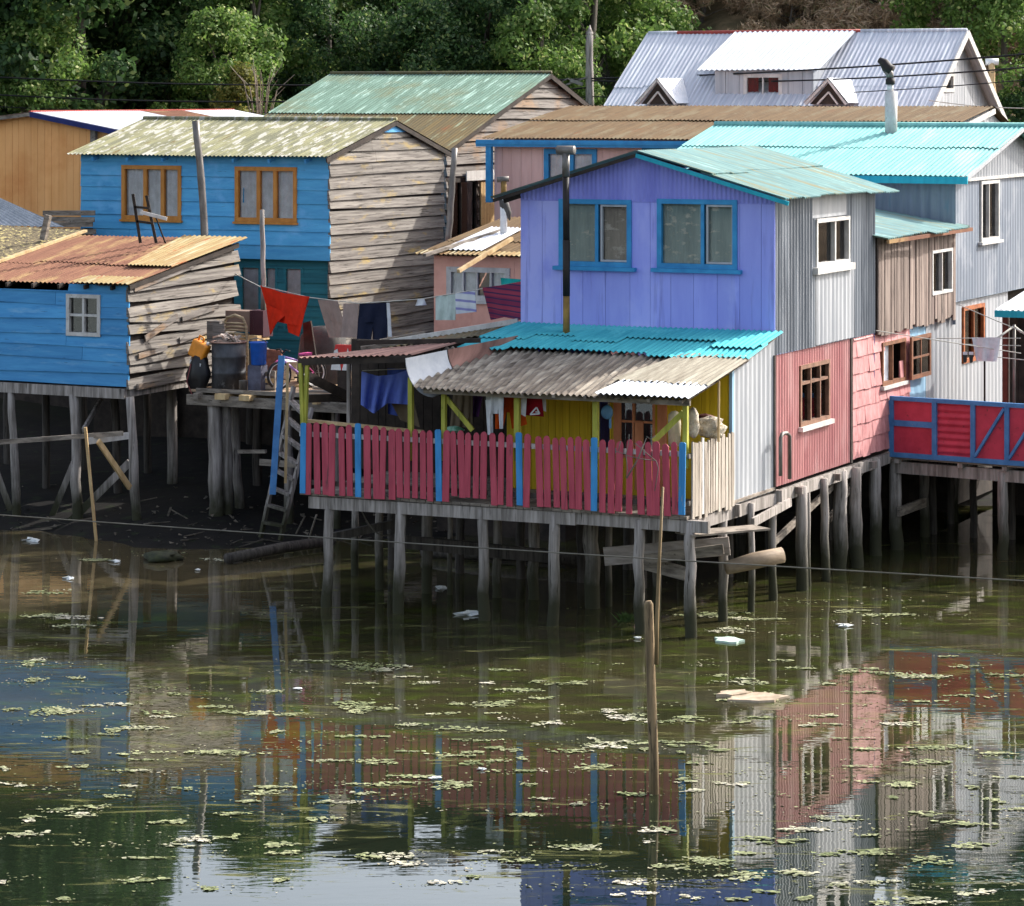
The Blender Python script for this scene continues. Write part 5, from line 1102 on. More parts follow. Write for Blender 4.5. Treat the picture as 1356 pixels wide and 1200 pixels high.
cable(at(1230,133,79), at(1420,142,78), .1, .012, 'thin pale wire beyond the turquoise ridge', mat=m_line)

# ================================================================ washing
def cloth(name, label, mat, patches, cat='laundry', fold=.045, group=None, parts=()):
    """patch: (top px list, bottom px list, Y top-left, Y top-right, folds)"""
    mb = MB(); loc = None
    for top, bot, Ya, Yb, nf in patches:
        NX, NZ = 26, 10; base = len(mb.v); ph = rng.uniform(0,6)
        def along(pl, t):
            s = t*(len(pl)-1); i = min(int(s), len(pl)-2); u = s-i
            return (pl[i][0]*(1-u)+pl[i+1][0]*u, pl[i][1]*(1-u)+pl[i+1][1]*u)
        for i in range(NX+1):
            t = i/NX; a = along(top, t); b = along(bot, t); Y = Ya+(Yb-Ya)*t
            for j in range(NZ+1):
                s = j/NZ; w = fold*(.35+.65*s)*(math.sin(t*nf*2*math.pi+ph+1.2*s)+.4*math.sin(t*nf*4.7+2*s+ph*2))
                p = at(a[0]*(1-s)+b[0]*s, a[1]*(1-s)+b[1]*s, Y+w)
                if loc is None: loc = p.copy()
                mb.v.append(tuple(p-loc))
        for i in range(NX):
            for j in range(NZ):
                a = base+i*(NZ+1)+j; mb.f.append((a, a+1, a+NZ+2, a+NZ+1))
    o = mb.build(name, mat, None, True, .008); o.location = loc
    tag(o, label, cat, group); return o
Yl = lambda px: 61.5+(54.2-61.5)*(px-347)/(688-347)
def line_y(px): return lin([(312,363),(347,379),(410,394),(475,402),(560,396),(688,374)])(px)
pts = [at(px, line_y(px), Yl(px)) for px in (347,380,410,440,475,517,560,600,640,688)]
mesh_thing(MB().tube([p-pts[0] for p in pts], .010, 5, False), 'washing_line', m_line, pts[0], 'pale washing line sagging from the wooden post to the violet house', 'washing line', True)
pts = [at(347,381,61.9), at(325,370,63), at(309,361,63.8)]; mesh_thing(MB().tube([p-pts[0] for p in pts], .010, 5, False), 'washing_line', m_line, pts[0], 'short pale cord from the wooden post to the shack corner', 'washing line', True)
cloth('red_trousers', 'orange red trousers pegged on the washing line over the bicycle', m_c_red, [
    ([(345,378),(375,388),(410,393)], [(358,424),(376,428),(398,432)], Yl(345), Yl(410), 3),
    ([(352,402),(380,416)], [(358,444),(366,428)], Yl(352)-.05, Yl(378)-.05, 1.5), ([(378,412),(408,395)], [(382,440),(396,446)], Yl(378)-.04, Yl(408)-.04, 1.5)])
cloth('beige_trousers', 'beige grey trousers hanging on the washing line beside dark jeans', m_c_beige, [
    ([(421,397),(447,399)], [(436,447),(458,447)], Yl(421), Yl(447), 1.5), ([(455,402),(475,402)], [(452,447),(473,447)], Yl(455), Yl(475), 1.5), ([(421,397),(447,399)], [(428,420),(456,430)], Yl(421)-.03, Yl(450)-.03, 1.2)])
cloth('dark_jeans', 'dark navy jeans hanging on the washing line before the bare boards', m_c_navy, [
    ([(476,402),(514,401)], [(474,428),(516,425)], Yl(476), Yl(514), 2), ([(475,420),(496,420)], [(472,456),(490,456)], Yl(476), Yl(494), 1), ([(494,420),(515,420)], [(494,454),(512,450)], Yl(494), Yl(515), 1)])
cloth('white_strap', 'narrow white strip hanging at the right side of the dark jeans', m_c_white, [([(512,401),(516,401)], [(514,446),(519,446)], Yl(512)-.05, Yl(516)-.05, .5)])
cloth('knotted_rag', 'tiny white knotted rag tied on the washing line', m_c_white, [([(553,396),(562,396)], [(550,405),(565,404)], Yl(555), Yl(562), 1)])
cloth('pale_towel', 'pale greenish towel on the washing line before the salmon house', m_c_pale, [([(577,392),(604,390)], [(577,424),(603,424)], Yl(577), Yl(604), 2)])
cloth('white_towel', 'white towel with lilac border on the washing line beside the pale one', m_c_towel, [([(603,389),(629,385)], [(604,416),(631,413)], Yl(603)-.02, Yl(629)-.02, 2)])
cloth('woven_blanket', 'maroon striped woven blanket on the washing line against the violet corner', m_c_blanket, [([(639,381),(662,378),(690,373)], [(650,424),(668,420),(690,424)], Yl(639), Yl(688)-.3, 2)])
cloth('teal_cloth', 'small teal cloth beside the white window of the salmon house', m_c_teal, [([(663,368),(690,370)], [(664,378),(688,376)], 57.4, 56.6, 1)])
# washing under the porch roof
cloth('blue_sheet', 'crumpled periwinkle blue sheet hanging under the left porch roof', m_c_blue, [([(479,492),(500,498),(522,496),(542,489)], [(478,536),(495,548),(513,534),(543,536)], 52.0, 51.4, 4)], fold=.13)
cloth('blue_cloth', 'darker blue cloth hanging in the shade behind the porch post', cloth_mat('dusky_blue_cloth', (62,80,150)), [([(513,488),(545,488)], [(514,548),(545,555)], 52.6, 52.2, 2)], fold=.05)
cloth('grey_cloth', 'dull yellow grey cloth hanging low behind the blue sheet', m_c_brown, [([(516,530),(548,530)], [(530,556),(556,566)], 51.9, 51.5, 2)])
cloth('brown_coat', 'dull brown coat hanging behind the slanting porch brace', m_c_brown, [([(601,514),(626,514)], [(596,566),(626,566)], 50.9, 50.5, 3)])
cloth('violet_top', 'dark violet top hanging in the shade beside the brown coat', m_c_violet, [([(625,516),(641,516)], [(624,552),(634,552)], 50.9, 50.6, 2)])
cloth('white_shirt', 'white long sleeved shirt hanging under the porch roof', m_c_white, [
    ([(643,517),(665,518)], [(645,548),(661,548)], 49.7, 49.5, 2), ([(643,530),(652,530)], [(646,576),(653,576)], 49.68, 49.6, 1), ([(659,522),(667,524)], [(662,568),(666,568)], 49.5, 49.4, 1)], cat='shirt')
cloth('orange_trousers', 'orange trousers hanging under the porch roof beside the white shirt', m_c_orange, [
    ([(656,518),(690,520)], [(656,545),(692,548)], 50.0, 49.8, 3), ([(656,540),(672,540)], [(656,568),(666,568)], 50.0, 49.9, 1), ([(674,540),(694,540)], [(678,568),(698,562)], 49.9, 49.7, 1)], cat='trousers')
jr = cloth('maroon_jersey', 'maroon jersey with white sleeves and white triangle emblem under the porch roof', m_c_maroon, [([(697,521),(717,521)], [(696,550),(720,552)], 49.6, 49.4, 1.5)], cat='jersey', fold=.012)
o = MB(); 
for a, b in (((702,549),(710.5,539.5)), ((710.5,539.5),(714.5,548)), ((714.5,548),(702,549))): o.beam(at(*a, 49.38)-jr.location, at(*b, 49.36)-jr.location, .022, .012, (0,1,0))
o.beam(at(709,545.5,49.36)-jr.location, at(713.5,546,49.36)-jr.location, .018, .012, (0,1,0))
o.build('triangle_emblem', m_c_white, jr)
for top, bot in (([(690,521),(698,521)],[(690,549),(696,552)]), ([(716,521),(723,521)],[(716,543),(723,545)])):
    mbp = MB(); q = [at(*top[0],49.5),at(*top[1],49.5),at(*bot[1],49.45),at(*bot[0],49.45)]; mbp.quad(*[x-jr.location for x in q]); mbp.build('sleeve', m_c_white, jr, solid=.02)
pts = [at(480,491,52), at(545,488,51.3), at(600,514,50.8), at(643,517,49.8), at(690,520,49.6), at(724,521,49.4), at(786,527,49.2)]
mesh_thing(MB().tube([p-pts[0] for p in pts], .008, 5, False), 'washing_line', m_line, pts[0], 'washing line strung under the porch roof behind the posts', 'washing line', True)
# things on the porch
hb_ = empty('hanging_basin', at(804,546,49.6), 0, 'light blue plastic basin hanging on the yellow porch wall', 'basin')
mb = lump((.10,.06,.12), j=.03); mb.build('bowl', m_p_sky, hb_, True); MB().tube([(0.02,0,.1),(.03,0,.34)], .01, 6).build('cord', m_line, hb_, True); MB().box(.03,.07,-.02,.02,-.26,-.08).build('handle', m_p_sky, hb_)
pos = at(893,566,48.9); mb = MB(); mb.tube([(0,0,-.3),(0,0,.05),(0,0,.2),(0,0,.26)], (.10,.11,.10,.05), 14); mesh_thing(mb, 'water_container', mk('cream_container', (206,196,168), (180,170,142)), pos, 'cream round container standing on the porch by the corner post', 'container', True)
pos = at(918,560,48.8); mesh_thing(lump((.09,.09,.24), j=.14, sq=.6), 'white_sack', m_sack, pos, 'upright cream sack on the porch behind the grey pickets', 'sack', True)
pos = at(941,566,49.1); mesh_thing(lump((.24,.22,.17), j=.22, sq=.7), 'white_sack', m_sack, pos, 'slumped wide cream sack hanging over the grey pickets', 'sack', True)
pos = at(934,556,49.3); mesh_thing(lump((.17,.14,.10), j=.16), 'brown_bundle', mk('dark_red_brown_cloth', (96,52,40), (70,38,30)), pos, 'dark reddish brown bundle lying on the slumped sack', 'bundle', True)
pos = at(602,569,50.3); mesh_thing(lump((.14,.1,.06), j=.2), 'green_bag', mk('green_white_plastic', (150,190,170), (60,130,100), sc=(12,12,12)), pos, 'small green and white plastic bag behind the picket tops', 'bag', True)
# wire tangle on the fence
tw = [[(819,597),(822,584)],[(814,597),(829,602),(833,583),(833,575)],[(829,602),(831,622),(829,633),(846,606),(856,580)],[(830,634),(843,612),(852,588)],[(841,587),(869,611)],[(869,611),(872,620),(867,650)],[(829,603),(850,608),(869,610)],[(856,578),(862,582),(868,577)]]
wt = empty('bent_wire_rack', at(843,605,47.6), 0, 'tangled bent wire rack hung on the crimson pickets', 'wire rack')
for w in tw: MB().tube([at(px,py,47.55)-wt.location for px,py in w], .007, 5).build('wire', m_rope, wt, True)

# rotary drier at the right
Yd = 58.0
rd = empty('clothes_drier', at(1343,545,Yd), 0, 'rotary clothes drier with pale arms and lines above the red balcony', 'clothes drier')
q = lambda px, py, Y=Yd: at(px,py,Y)-rd.location
MB().tube([q(1343,545), q(1343,430)], .03, 8).build('pole', m_pipe, rd, True)
for a, b in (((1343,432,58.0),(1315,452,57.6)),((1343,432,58.0),(1352,440,57.6)),((1343,432,58),(1370,452,57.4))): MB().tube([q(*a), q(*b)], .02, 6).build('arm', m_line, rd, True)
for a, b in (((1240,448,57.2),(1352,448,57.0)),((1270,456,57.2),(1352,458,57.0)),((1290,470,57.4),(1370,478,57.0)),((1160,438,56.2),(1352,468,57.2)),((1270,404,57.6),(1370,446,57.0))): MB().tube([q(*a), q(*b)], .009, 5, False).build('line', m_line, rd, True)
cloth('white_shirt', 'white short shirt pegged on the rotary clothes drier', m_c_white, [([(1287,447),(1325,447)], [(1293,478),(1320,479)], 57.1, 57.0, 2)], cat='shirt')
for k, (px, l) in enumerate(((1278,'dark sock with pale top on the drier line, farther from the white shirt'),(1286,'dark sock with pale top on the drier line, next to the white shirt'))):
    s = cloth('sock', l, m_rubber, [([(px-3,470),(px+3,469)], [(px-2,481),(px+2,480)], 57.1, 57.1, .5)], cat='sock', fold=.005)
    mbp = MB(); mbp.quad(*[at(*c, 57.07)-s.location for c in ((px-3,466),(px+3,466),(px+3,470),(px-3,470))]); mbp.build('cuff', m_c_white, s, solid=.01)

# ================================================================ pole and stick standing in the water
wp = empty('mooring_post', gz(865,1052), 0, 'weathered post standing alone in the pond with a split pale side', 'post')
q = lambda px, py, Y=37.3: at(px,py,Y)-wp.location
mb = MB(); mb.tube([q(866,1085), q(865.5,1000), q(863,930), q(861,860), q(859,800), q(858.5,796)], (.064,.062,.060,.060,.058,.040), 10, True, .06); mb.build('shaft', mk('water_worn_post', (150,128,96), (92,78,58), sc=(14,14,.8), c4=(48,42,32), sc4=(20,20,1.5), lo4=.56, hi4=.64, bump=.015, rough=.85), wp, True)
ws = empty('thin_stick', gz(862,1052)+V((.02,-.12,0)), 0, 'long thin bare stick tied upright to the post in the pond', 'stick')
q = lambda px, py, Y=37.15: at(px,py,Y)-ws.location
MB().tube([q(869,880), q(870,820), q(873,740), q(878,645)], (.028,.026,.022,.014), 7).build('shaft', mk('pale_bark_stick', (140,118,84), (96,80,56), sc=(10,10,2)), ws, True)
cable(at(-80,676,53), at(1440,774,43.6), .04, .011, 'thin pale rope stretched low across the water in front of the stilts', 40, 'rope', m_rope, 'rope')
cable(at(470,655,50.6), at(517,707,51.5), .25, .012, 'thin drooping cord hanging under the porch beam', 16, 'rope', m_rope, 'rope')
# ================================================================ ground, water, wooded slope
def ground_h(x, y):
    n = .25*math.sin(x*.31+y*.17)+.18*math.sin(x*.83-y*.53)+.1*math.sin(x*1.9+y*1.3)
    shore = 58.9+.12*(x+10)+1.2*math.sin(x*.35)+.5*math.sin(x*1.1)
    shore += -1.2*math.exp(-((x+5.2)/2.0)**2)
    if x > 5: shore += min(3.0, (x-5)*.6)
    if y < shore: b = -.05-min(.9, (shore-y)*.12)
    else: b = min(2.2, (y-shore)*.085)+n*.12*min(1, (y-shore)*.3)
    if y > 84:
        t = y-84; k = max(0, min(1, (x-3)/4)); b += min(t*(.30+.14*k), 9.0+5.0*k+1.2*math.sin(x*.06))+n*min(1, t*.2)
    return b
xs = [-400,-250,-150,-100,-70,-50]+[-40+i*.8 for i in range(101)]+[50,70,100,150,250,400]
ys = [-60,-20,10,30,40]+[45+i*.6 for i in range(66)]+[86+i*2 for i in range(30)]+[150,180,220,300,450,700]
mb = MB(); mb.v = [(x, y, ground_h(x, y)) for y in ys for x in xs]; W = len(xs)
mb.f = [(j*W+i, j*W+i+1, (j+1)*W+i+1, (j+1)*W+i) for j in range(len(ys)-1) for i in range(W-1)]
t = NT('mud_and_scrub_ground'); n1 = t.noise((.9,.9,.9), 8); sp = t.n('SeparateXYZ'); t.l(t.tc.outputs['Object'], sp.inputs[0])
mud = t.mix(t.rng(n1, .35, .65), srgb((26,23,19)), srgb((13,11,10))); mud = t.mix(t.rng(t.noise((3,3,3)), .58, .64), mud, srgb((30,36,20)))
scrub = t.mix(t.rng(t.noise((.5,.5,.5)), .4, .6), srgb((52,64,38)), srgb((76,72,48))); dry = t.mix(t.rng(t.noise((1.5,1.5,1.5)), .4, .6), srgb((126,104,80)), srgb((86,70,52)))
xr = t.rng(sp.outputs[0], 4, 10); scrub = t.mix(xr, scrub, dry)
t.bsdf(t.mix(t.rng(sp.outputs[1], 70, 84), mud, scrub), .95, 0, .2, n1, .08)
tag(mb.build('ground', t.m, None, True), kind='structure')

t = NT('pond_water'); tc0 = t.noise((.55,.9,1), 5, .6)
sp = t.n('SeparateXYZ'); t.l(t.tc.outputs['Object'], sp.inputs[0])
olive = t.mix(t.rng(t.noise((.35,.6,1), 6), .4, .62), srgb((66,62,42)), srgb((48,50,32)))
green = t.mix(t.rng(t.noise((.9,2.2,1), 7, .72, (4,2,0), .8), .5, .64), olive, srgb((70,80,34)))
bx = t.math('ADD', sp.outputs[0], t.math('MULTIPLY', tc0, 3.0))
brown = t.mix(t.rng(t.noise((1.2,2,1), 7), .35, .65), srgb((98,88,66)), srgb((72,66,48)))
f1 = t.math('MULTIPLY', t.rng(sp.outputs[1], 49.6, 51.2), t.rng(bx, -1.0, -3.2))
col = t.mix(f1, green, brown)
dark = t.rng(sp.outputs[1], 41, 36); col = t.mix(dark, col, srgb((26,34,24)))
d = t.n('BsdfDiffuse'); t.l(col, d.inputs[0]); g = t.n('BsdfGlossy'); g.inputs['Roughness'].default_value = .012
w1 = t.noise((1.1,3.2,1), 3, .5, (1,1,0)); w2 = t.noise((5,11,1), 2, .5, (3,1,0)); hgt = t.math('ADD', t.math('MULTIPLY', w1, 1.0), t.math('MULTIPLY', w2, .16))
b = t.n('Bump'); b.inputs['Strength'].default_value = 1.0; b.inputs['Distance'].default_value = .0017; t.l(hgt, b.inputs['Height'])
fr = t.n('Fresnel'); fr.inputs[0].default_value = 1.5
for n_ in (g, fr): t.l(b.outputs[0], n_.inputs['Normal'])
mx = t.n('MixShader'); scum = t.math('MULTIPLY', t.rng(t.noise((.55,2.6,1), 8, .72, (9,5,0), 1.2), .57, .66), .75)
fac = t.math('MULTIPLY', t.math('MINIMUM', t.math('MULTIPLY', fr.outputs[0], 1.4), .9), t.math('SUBTRACT', 1.0, scum)); t.l(fac, mx.inputs[0])
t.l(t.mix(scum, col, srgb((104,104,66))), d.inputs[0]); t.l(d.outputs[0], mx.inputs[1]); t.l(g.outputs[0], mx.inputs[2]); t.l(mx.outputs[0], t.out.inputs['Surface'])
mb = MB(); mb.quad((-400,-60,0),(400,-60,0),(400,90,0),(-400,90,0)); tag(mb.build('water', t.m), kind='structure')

# floating algae: clumps of small leaf bits
al = mk('floating_algae_bits', (146,148,110), (100,110,68), sc=(1.2,1.2,1.2), c3=(182,176,158), sc3=(.5,.5,.5), isl=.32, rough=.8, bump=.004)
mb = MB()
sp_mb = MB()
def bit(x, y, s, z=None, mb=mb):
    a = rng.uniform(0,6.3); n = rng.choice((4,5,6)); z = rng.uniform(.004,.014) if z is None else z; c = len(mb.v)
    el = rng.uniform(.55,1)
    for k in range(n):
        b = a+2*math.pi*k/n; r = s*rng.uniform(.65,1.2); mb.v.append((x+r*math.cos(b), y+r*math.sin(b)*el, z+rng.uniform(-.003,.008)))
    mb.f.append(tuple(range(c, c+n)))
mats_px = [(505,885,95,14),(475,938,75,18),(300,998,100,9),(40,878,34,12),(50,900,30,9),(75,940,55,18),(30,1085,40,10),(215,1090,55,9),(160,968,40,7),(190,965,60,7),(215,950,40,6),(320,945,60,6),(350,1050,50,7),(365,1045,60,9),(385,1118,60,9),(360,1130,90,5),(530,1030,80,7),(610,1040,75,12),(640,1010,60,8),(680,1020,60,6),(780,1015,60,8),(800,990,55,7),(820,985,70,9),(775,1125,55,8),(660,992,50,9),(830,950,60,8),(850,955,50,7),(505,1135,70,13),(530,1145,60,8),(980,905,60,6),(1000,925,75,15),(1140,888,60,8),(1230,898,95,12),(1250,990,70,9),(1230,1010,60,8),(1110,1085,60,9),(1060,1100,55,8),(930,1140,60,12),(970,1160,70,13),(890,1150,45,10),(1050,1098,60,7),(1230,1078,50,8),(1260,1090,80,10),(1290,1120,70,9),(1240,1140,60,10),(1190,960,60,7),(900,955,40,6),(1330,895,60,8),(1320,1000,60,6),(1080,960,50,6),(690,1080,50,6),(660,1130,50,7),(600,1000,60,7),(460,1010,90,7),(870,1100,55,10),(1180,1040,60,8),(430,1085,60,7),(270,1110,60,7),(110,1080,40,6),(20,1040,40,6),(40,1105,70,9),(240,1120,50,5),(1000,1110,55,6),(1210,1190,60,8),(720,958,50,7),(760,905,60,5),(700,915,40,5),(940,815,80,7),(1000,820,80,6),(960,835,60,8),(1190,815,80,6),(1140,810,60,5),(60,815,60,7),(75,818,80,5),(60,785,50,5),(120,742,60,5),(210,735,50,5),(290,742,60,5),(90,830,60,5),(560,905,40,4),(640,935,40,4),(590,945,50,4)]
for i in range(150):
    py = 870+330*rng.random(); px = rng.uniform(0,1356)
    if py > 1080 and px < 720 and rng.random() < .65: continue
    mats_px.append((px, py, rng.uniform(10,80)**.97, rng.uniform(2.5,8)*(.6+.6*(py-850)/350)))
for px, py, w, h in mats_px:
    c = gz(px, py); rx = w/F*c.y/2; ry = abs(gz(px, py-h/2).y-gz(px, py+h/2).y)/2
    lob = [(rng.uniform(-.75,.75), rng.uniform(-.7,.7), rng.uniform(.22,.6)) for _ in range(rng.choice((4,5,6)))]
    for i in range(int(12+rx*ry*900)):
        lx, ly, lr = rng.choice(lob); a = rng.uniform(0,6.3); r = lr*math.sqrt(rng.random())*rng.choice((1,1,1,1.35))
        bit(c.x+rx*(lx+r*math.cos(a)*1.2), c.y+ry*(ly+r*math.sin(a)*.8), rng.uniform(.018,.05))
    for i in range(int(8+rx*ry*260)): bit(c.x+rng.gauss(0,rx*1.1), c.y+rng.gauss(0,ry*1.2), rng.uniform(.007,.022), None, sp_mb)
for i in range(620):
    py = 770+430*rng.random()**.85; px = rng.uniform(-10, 1366)
    if (py < 850 and px < 880 and rng.random() < .8) or (py > 1080 and px < 720 and rng.random() < .6): continue
    c = gz(px, py)
    if math.sin(c.x*1.3+1.7*math.sin(c.y*.8))+math.sin(c.y*2.1+c.x*.4) < rng.uniform(-1.7,.7): continue
    k = rng.choice((1,1,2,4,7,12,18)); wx = rng.uniform(.05,.34)*(1+k*.05)
    for j in range(k): bit(c.x+rng.gauss(0,wx), c.y+rng.gauss(0,.05+wx*.16), rng.uniform(.008,.03), None, sp_mb)
tag(mb.build('floating_algae', al), kind='stuff')
tag(sp_mb.build('floating_specks', mk('dull_algae_specks', (134,134,100), (84,92,54), sc=(1.2,1.2,1.2), c3=(160,152,132), sc3=(.9,.9,.9), isl=.4, rough=.9, bump=.002)), kind='stuff')
# floating wood and litter, one by one
def slab(px, py, L, w, ang, mat, name, label, cat, th=.03):
    c = gz(px, py); mb = MB(); n = 12; vs = []
    for z in (-.01, th):
        for k in range(n):
            a = 2*math.pi*k/n; r = 1+.22*math.sin(k*2.7+px); x, y = L*.5*math.cos(a)*r, w*.5*math.sin(a)*r; vs.append((x, y, z))
    mb.add(vs, [tuple(range(n))[::-1], tuple(range(n, 2*n))]+[(k, (k+1)%n, n+(k+1)%n, n+k) for k in range(n)])
    return mesh_thing(mb, name, mat, c, label, cat, rz=ang)
m_bark = mk('pale_flotsam', (186,168,146), (140,124,104), sc=(5,5,5)); m_litter = mk('white_litter', (222,222,218), (180,186,186), sc=(8,8,8))
slab(1000,925,.85,.6,.1,m_bark,'bark_slab','large pale bark slab floating right of the lone post','bark'); slab(972,921,.5,.32,.5,m_bark,'bark_slab','smaller pale bark piece touching the large floating slab','bark',.05)
slab(965,849,.4,.5,.4,mk('pale_green_sheet', (196,214,200), (160,184,170)),'plastic_sheet','pale green plastic sheet floating near the corner stilt','plastic sheet')
for px, py, L, l in ((621,810,.34,'crumpled white bag lying at the water beneath the crimson fence'),(583,776,.22,'small white rag under the porch between the inner stilts'),(153,741,.2,'white cup lying on the sunny mud left of the stilts'),(91,763,.2,'pinkish white scrap in the sunny shallows at left'),(41,713,.3,'round pale ball of plastic beneath the blue shack'),(262,752,.12,'tiny white round scrap on the mud spit'),(211,735,.16,'pale scrap beside the dark clump on the mud'),(1117,826,.2,'flat pale scrap floating near the right hand stilts'),(1070,770,.08,'tiny white dot of litter by the thick pair of stilts'),(637,1015,.1,'tiny pink scrap among the algae mid pond'),(576,1027,.14,'white folded scrap standing in the algae'),(845,842,.12,'white scrap at the foot of the stilts near the lone post'),(240,718,.2,'white scrap on the green tuft by the mud edge'),(395,909,.12,'pale bottle lying on the algae left of mid pond')):
    c = gz(px, py, .05); mesh_thing(lump((L*.5,L*.36,L*.15), 8, 5, .5), 'litter', m_litter, c-V((0,0,.03)), l, 'litter', False, rz=rng.uniform(0,6))
mesh_thing(lump((.35,.3,.12), 12, 7, .2), 'weed_clump', mk('dark_weed', (58,62,34), (30,34,22), sc=(9,9,9), bump=.05), gz(215,738,.06), 'dark round weed clump on the sunny mud edge', 'weed clump', True)
for px, py, ty, l in ((830,822,.15,'green weed tuft at the foot of the stilts under the fence'),):
    c = gz(px, py); mb = MB()
    for i in range(60):
        a = rng.uniform(0,6.3); r = rng.uniform(0,.16); p = V((r*math.cos(a), r*math.sin(a), 0)); d = V((rng.gauss(0,.08), rng.gauss(0,.08), rng.uniform(.1,ty))); s = V((.02,0,0)); mb.add([p-s,p+s,p+d], [(0,1,2)])
    mesh_thing(mb, 'weed_tuft', mk('bright_weed', (62,84,32), (40,58,24)), c, l, 'weed')
for a, b, r, l in (((300,740,0),(440,716,.6),.1,'dark sodden log lying on the mud behind the ladder'),((560,730,0),(780,742,.5),.12,'long dark log under the porch behind the stilts'),):
    p, q = gz(a[0],a[1],.1), gz(b[0],b[1],.15); mesh_thing(MB().tube([V((0,0,0)), (q-p)*.5+V((0,0,.03)), q-p], r, 9, True, .06), 'sunken_log', m_postd, p, l, 'log', True)
p = gz(404,722,.0); mesh_thing(MB().tube([V((0,0,-.1)), at(419,682,57.2)-p], .02, 6), 'thin_stick', m_plank, p, 'thin pale stick leaning out of the mud right of the ladder', 'stick', True)

mb = MB()
for i in range(1100):
    px = rng.choice((rng.uniform(0,460), rng.uniform(440,900), rng.uniform(1040,1356))); py = rng.gauss(716, 22) if px < 900 else rng.gauss(752, 8); c = gz(px, py)
    c.z = ground_h(c.x, c.y); s = rng.uniform(.02,.09)
    if c.z < .01: continue
    if rng.random() < .12:
        v = V((rng.uniform(-1,1), rng.uniform(-1,1), rng.uniform(-.05,.25))).normalized()*rng.uniform(.1,.45); mb.beam(c-v, c+v, rng.uniform(.02,.05), .02)
    else:
        u = [V((rng.uniform(-s,s), rng.uniform(-s,s), rng.uniform(0,s))) for _ in range(4)]; k = len(mb.v); mb.v += [tuple(c+q) for q in u]; mb.f += [(k,k+1,k+2),(k,k+2,k+3),(k,k+3,k+1),(k+1,k+3,k+2)]
tag(mb.build('shore_debris', mk('mixed_shore_debris', (104,96,84), (44,40,34), sc=(3,3,3), isl=.6)), kind='stuff')
# ================================================================ trees and bushes on the slope
def leafmat(name, c1, c2, c3, isl=.35, tr=.5):
    t = NT(name); g = t.n('NewGeometry'); r = g.outputs['Random Per Island']
    c = t.mix(t.rng(r, 0, .8), srgb(c1), srgb(c2)); c = t.mix(t.rng(r, .86, .95), c, srgb(c3))
    c = t.mix(t.rng(t.noise((.55,.55,.55), 3), .42, .62), c, t.mix(.55, c, srgb(c1)))
    d = t.n('BsdfPrincipled'); t.l(c, d.inputs['Base Color']); d.inputs['Roughness'].default_value = .55; d.inputs['Specular IOR Level'].default_value = .3
    tl = t.n('BsdfTranslucent'); t.l(c, tl.inputs[0]); m = t.n('MixShader'); m.inputs[0].default_value = tr
    t.l(d.outputs[0], m.inputs[1]); t.l(tl.outputs[0], m.inputs[2]); t.l(m.outputs[0], t.out.inputs['Surface']); return t.m
lm_dark = leafmat('dark_leaves', (46,70,42), (80,112,58), (142,158,94)); lm_mid = leafmat('mid_green_leaves', (80,110,52), (124,152,74), (190,196,126)); lm_light = leafmat('pale_green_leaves', (104,128,60), (146,164,92), (196,200,140)); lm_olive = leafmat('yellow_olive_leaves', (96,100,44), (140,136,66), (176,164,96)); lm_dry = leafmat('dry_brown_twigs', (140,116,90), (178,152,122), (110,116,72), tr=.15)
m_bark2 = mk('tree_bark', (104,96,86), (62,56,50), sc=(5,5,1), rough=.9, bump=.03)
def crown_mesh(name, mat, R, H, n, clumps, leaf, base=.22, seed=1, cone=0.0, aspect=.6):
    r = random.Random(seed); cl = []
    for i in range(clumps):
        t = r.random()**.8; z = H*(base+(1-base)*t); prof = math.sin(math.pi*min(1,(.18+.82*t)))**.6 if not cone else (1-t*cone)
        a = r.uniform(0,6.3); q = R*prof*math.sqrt(r.uniform(.15,1)); cl.append((q*math.cos(a), q*math.sin(a), z, r.uniform(.32,.75)*R*.42))
    vs, fs = [], []
    for i in range(n):
        cx, cy, cz, cr = r.choice(cl); d = V((r.gauss(0,1), r.gauss(0,1), r.gauss(0,.75))); d.normalize(); d *= cr*r.uniform(.55,1.08)
        p = V((cx,cy,cz))+d; nn = (d.normalized()+V((r.gauss(0,.6), r.gauss(0,.6), r.gauss(.25,.6)))).normalized()
        u = nn.cross(V((r.gauss(0,1), r.gauss(0,1), r.gauss(0,1)))).normalized(); w = nn.cross(u); s = leaf*r.uniform(.6,1.3)
        k = len(vs); vs += [tuple(p-u*s), tuple(p-w*s*aspect), tuple(p+u*s), tuple(p+w*s*aspect)]; fs.append((k,k+1,k+2,k+3))
    me = bpy.data.meshes.new(name); me.from_pydata(vs, [], fs); me.materials.append(mat); return me, cl
def trunk_mesh(name, H, r0, cl, seed, limbs=9):
    r = random.Random(seed); mb = MB(); tp = V((r.uniform(-.3,.3), r.uniform(-.3,.3), H*.8)); mid = V((r.uniform(-.25,.25), r.uniform(-.25,.25), H*.4))
    mb.tube([(0,0,-.6),(0,0,0),mid,tp], (r0*1.3,r0,r0*.7,r0*.2), 8)
    for i in range(limbs):
        c = cl[(i*7)%len(cl)]; t = max(.15, min(.9, c[2]/H-.18)); s = V((0,0,0)).lerp(mid, t*2) if t < .5 else mid.lerp(tp, (t-.4)/.4 if t < .8 else 1); e = V(c[:3])
        mb.tube([s, s.lerp(e,.5)+V((0,0,.12*H*.2)), e], (r0*.38,r0*.22,r0*.06), 5)
    me = bpy.data.meshes.new(name); me.from_pydata(mb.v, [], mb.f); me.materials.append(m_bark2); me.polygons.foreach_set('use_smooth', [True]*len(me.polygons)); return me
PROTO = {}
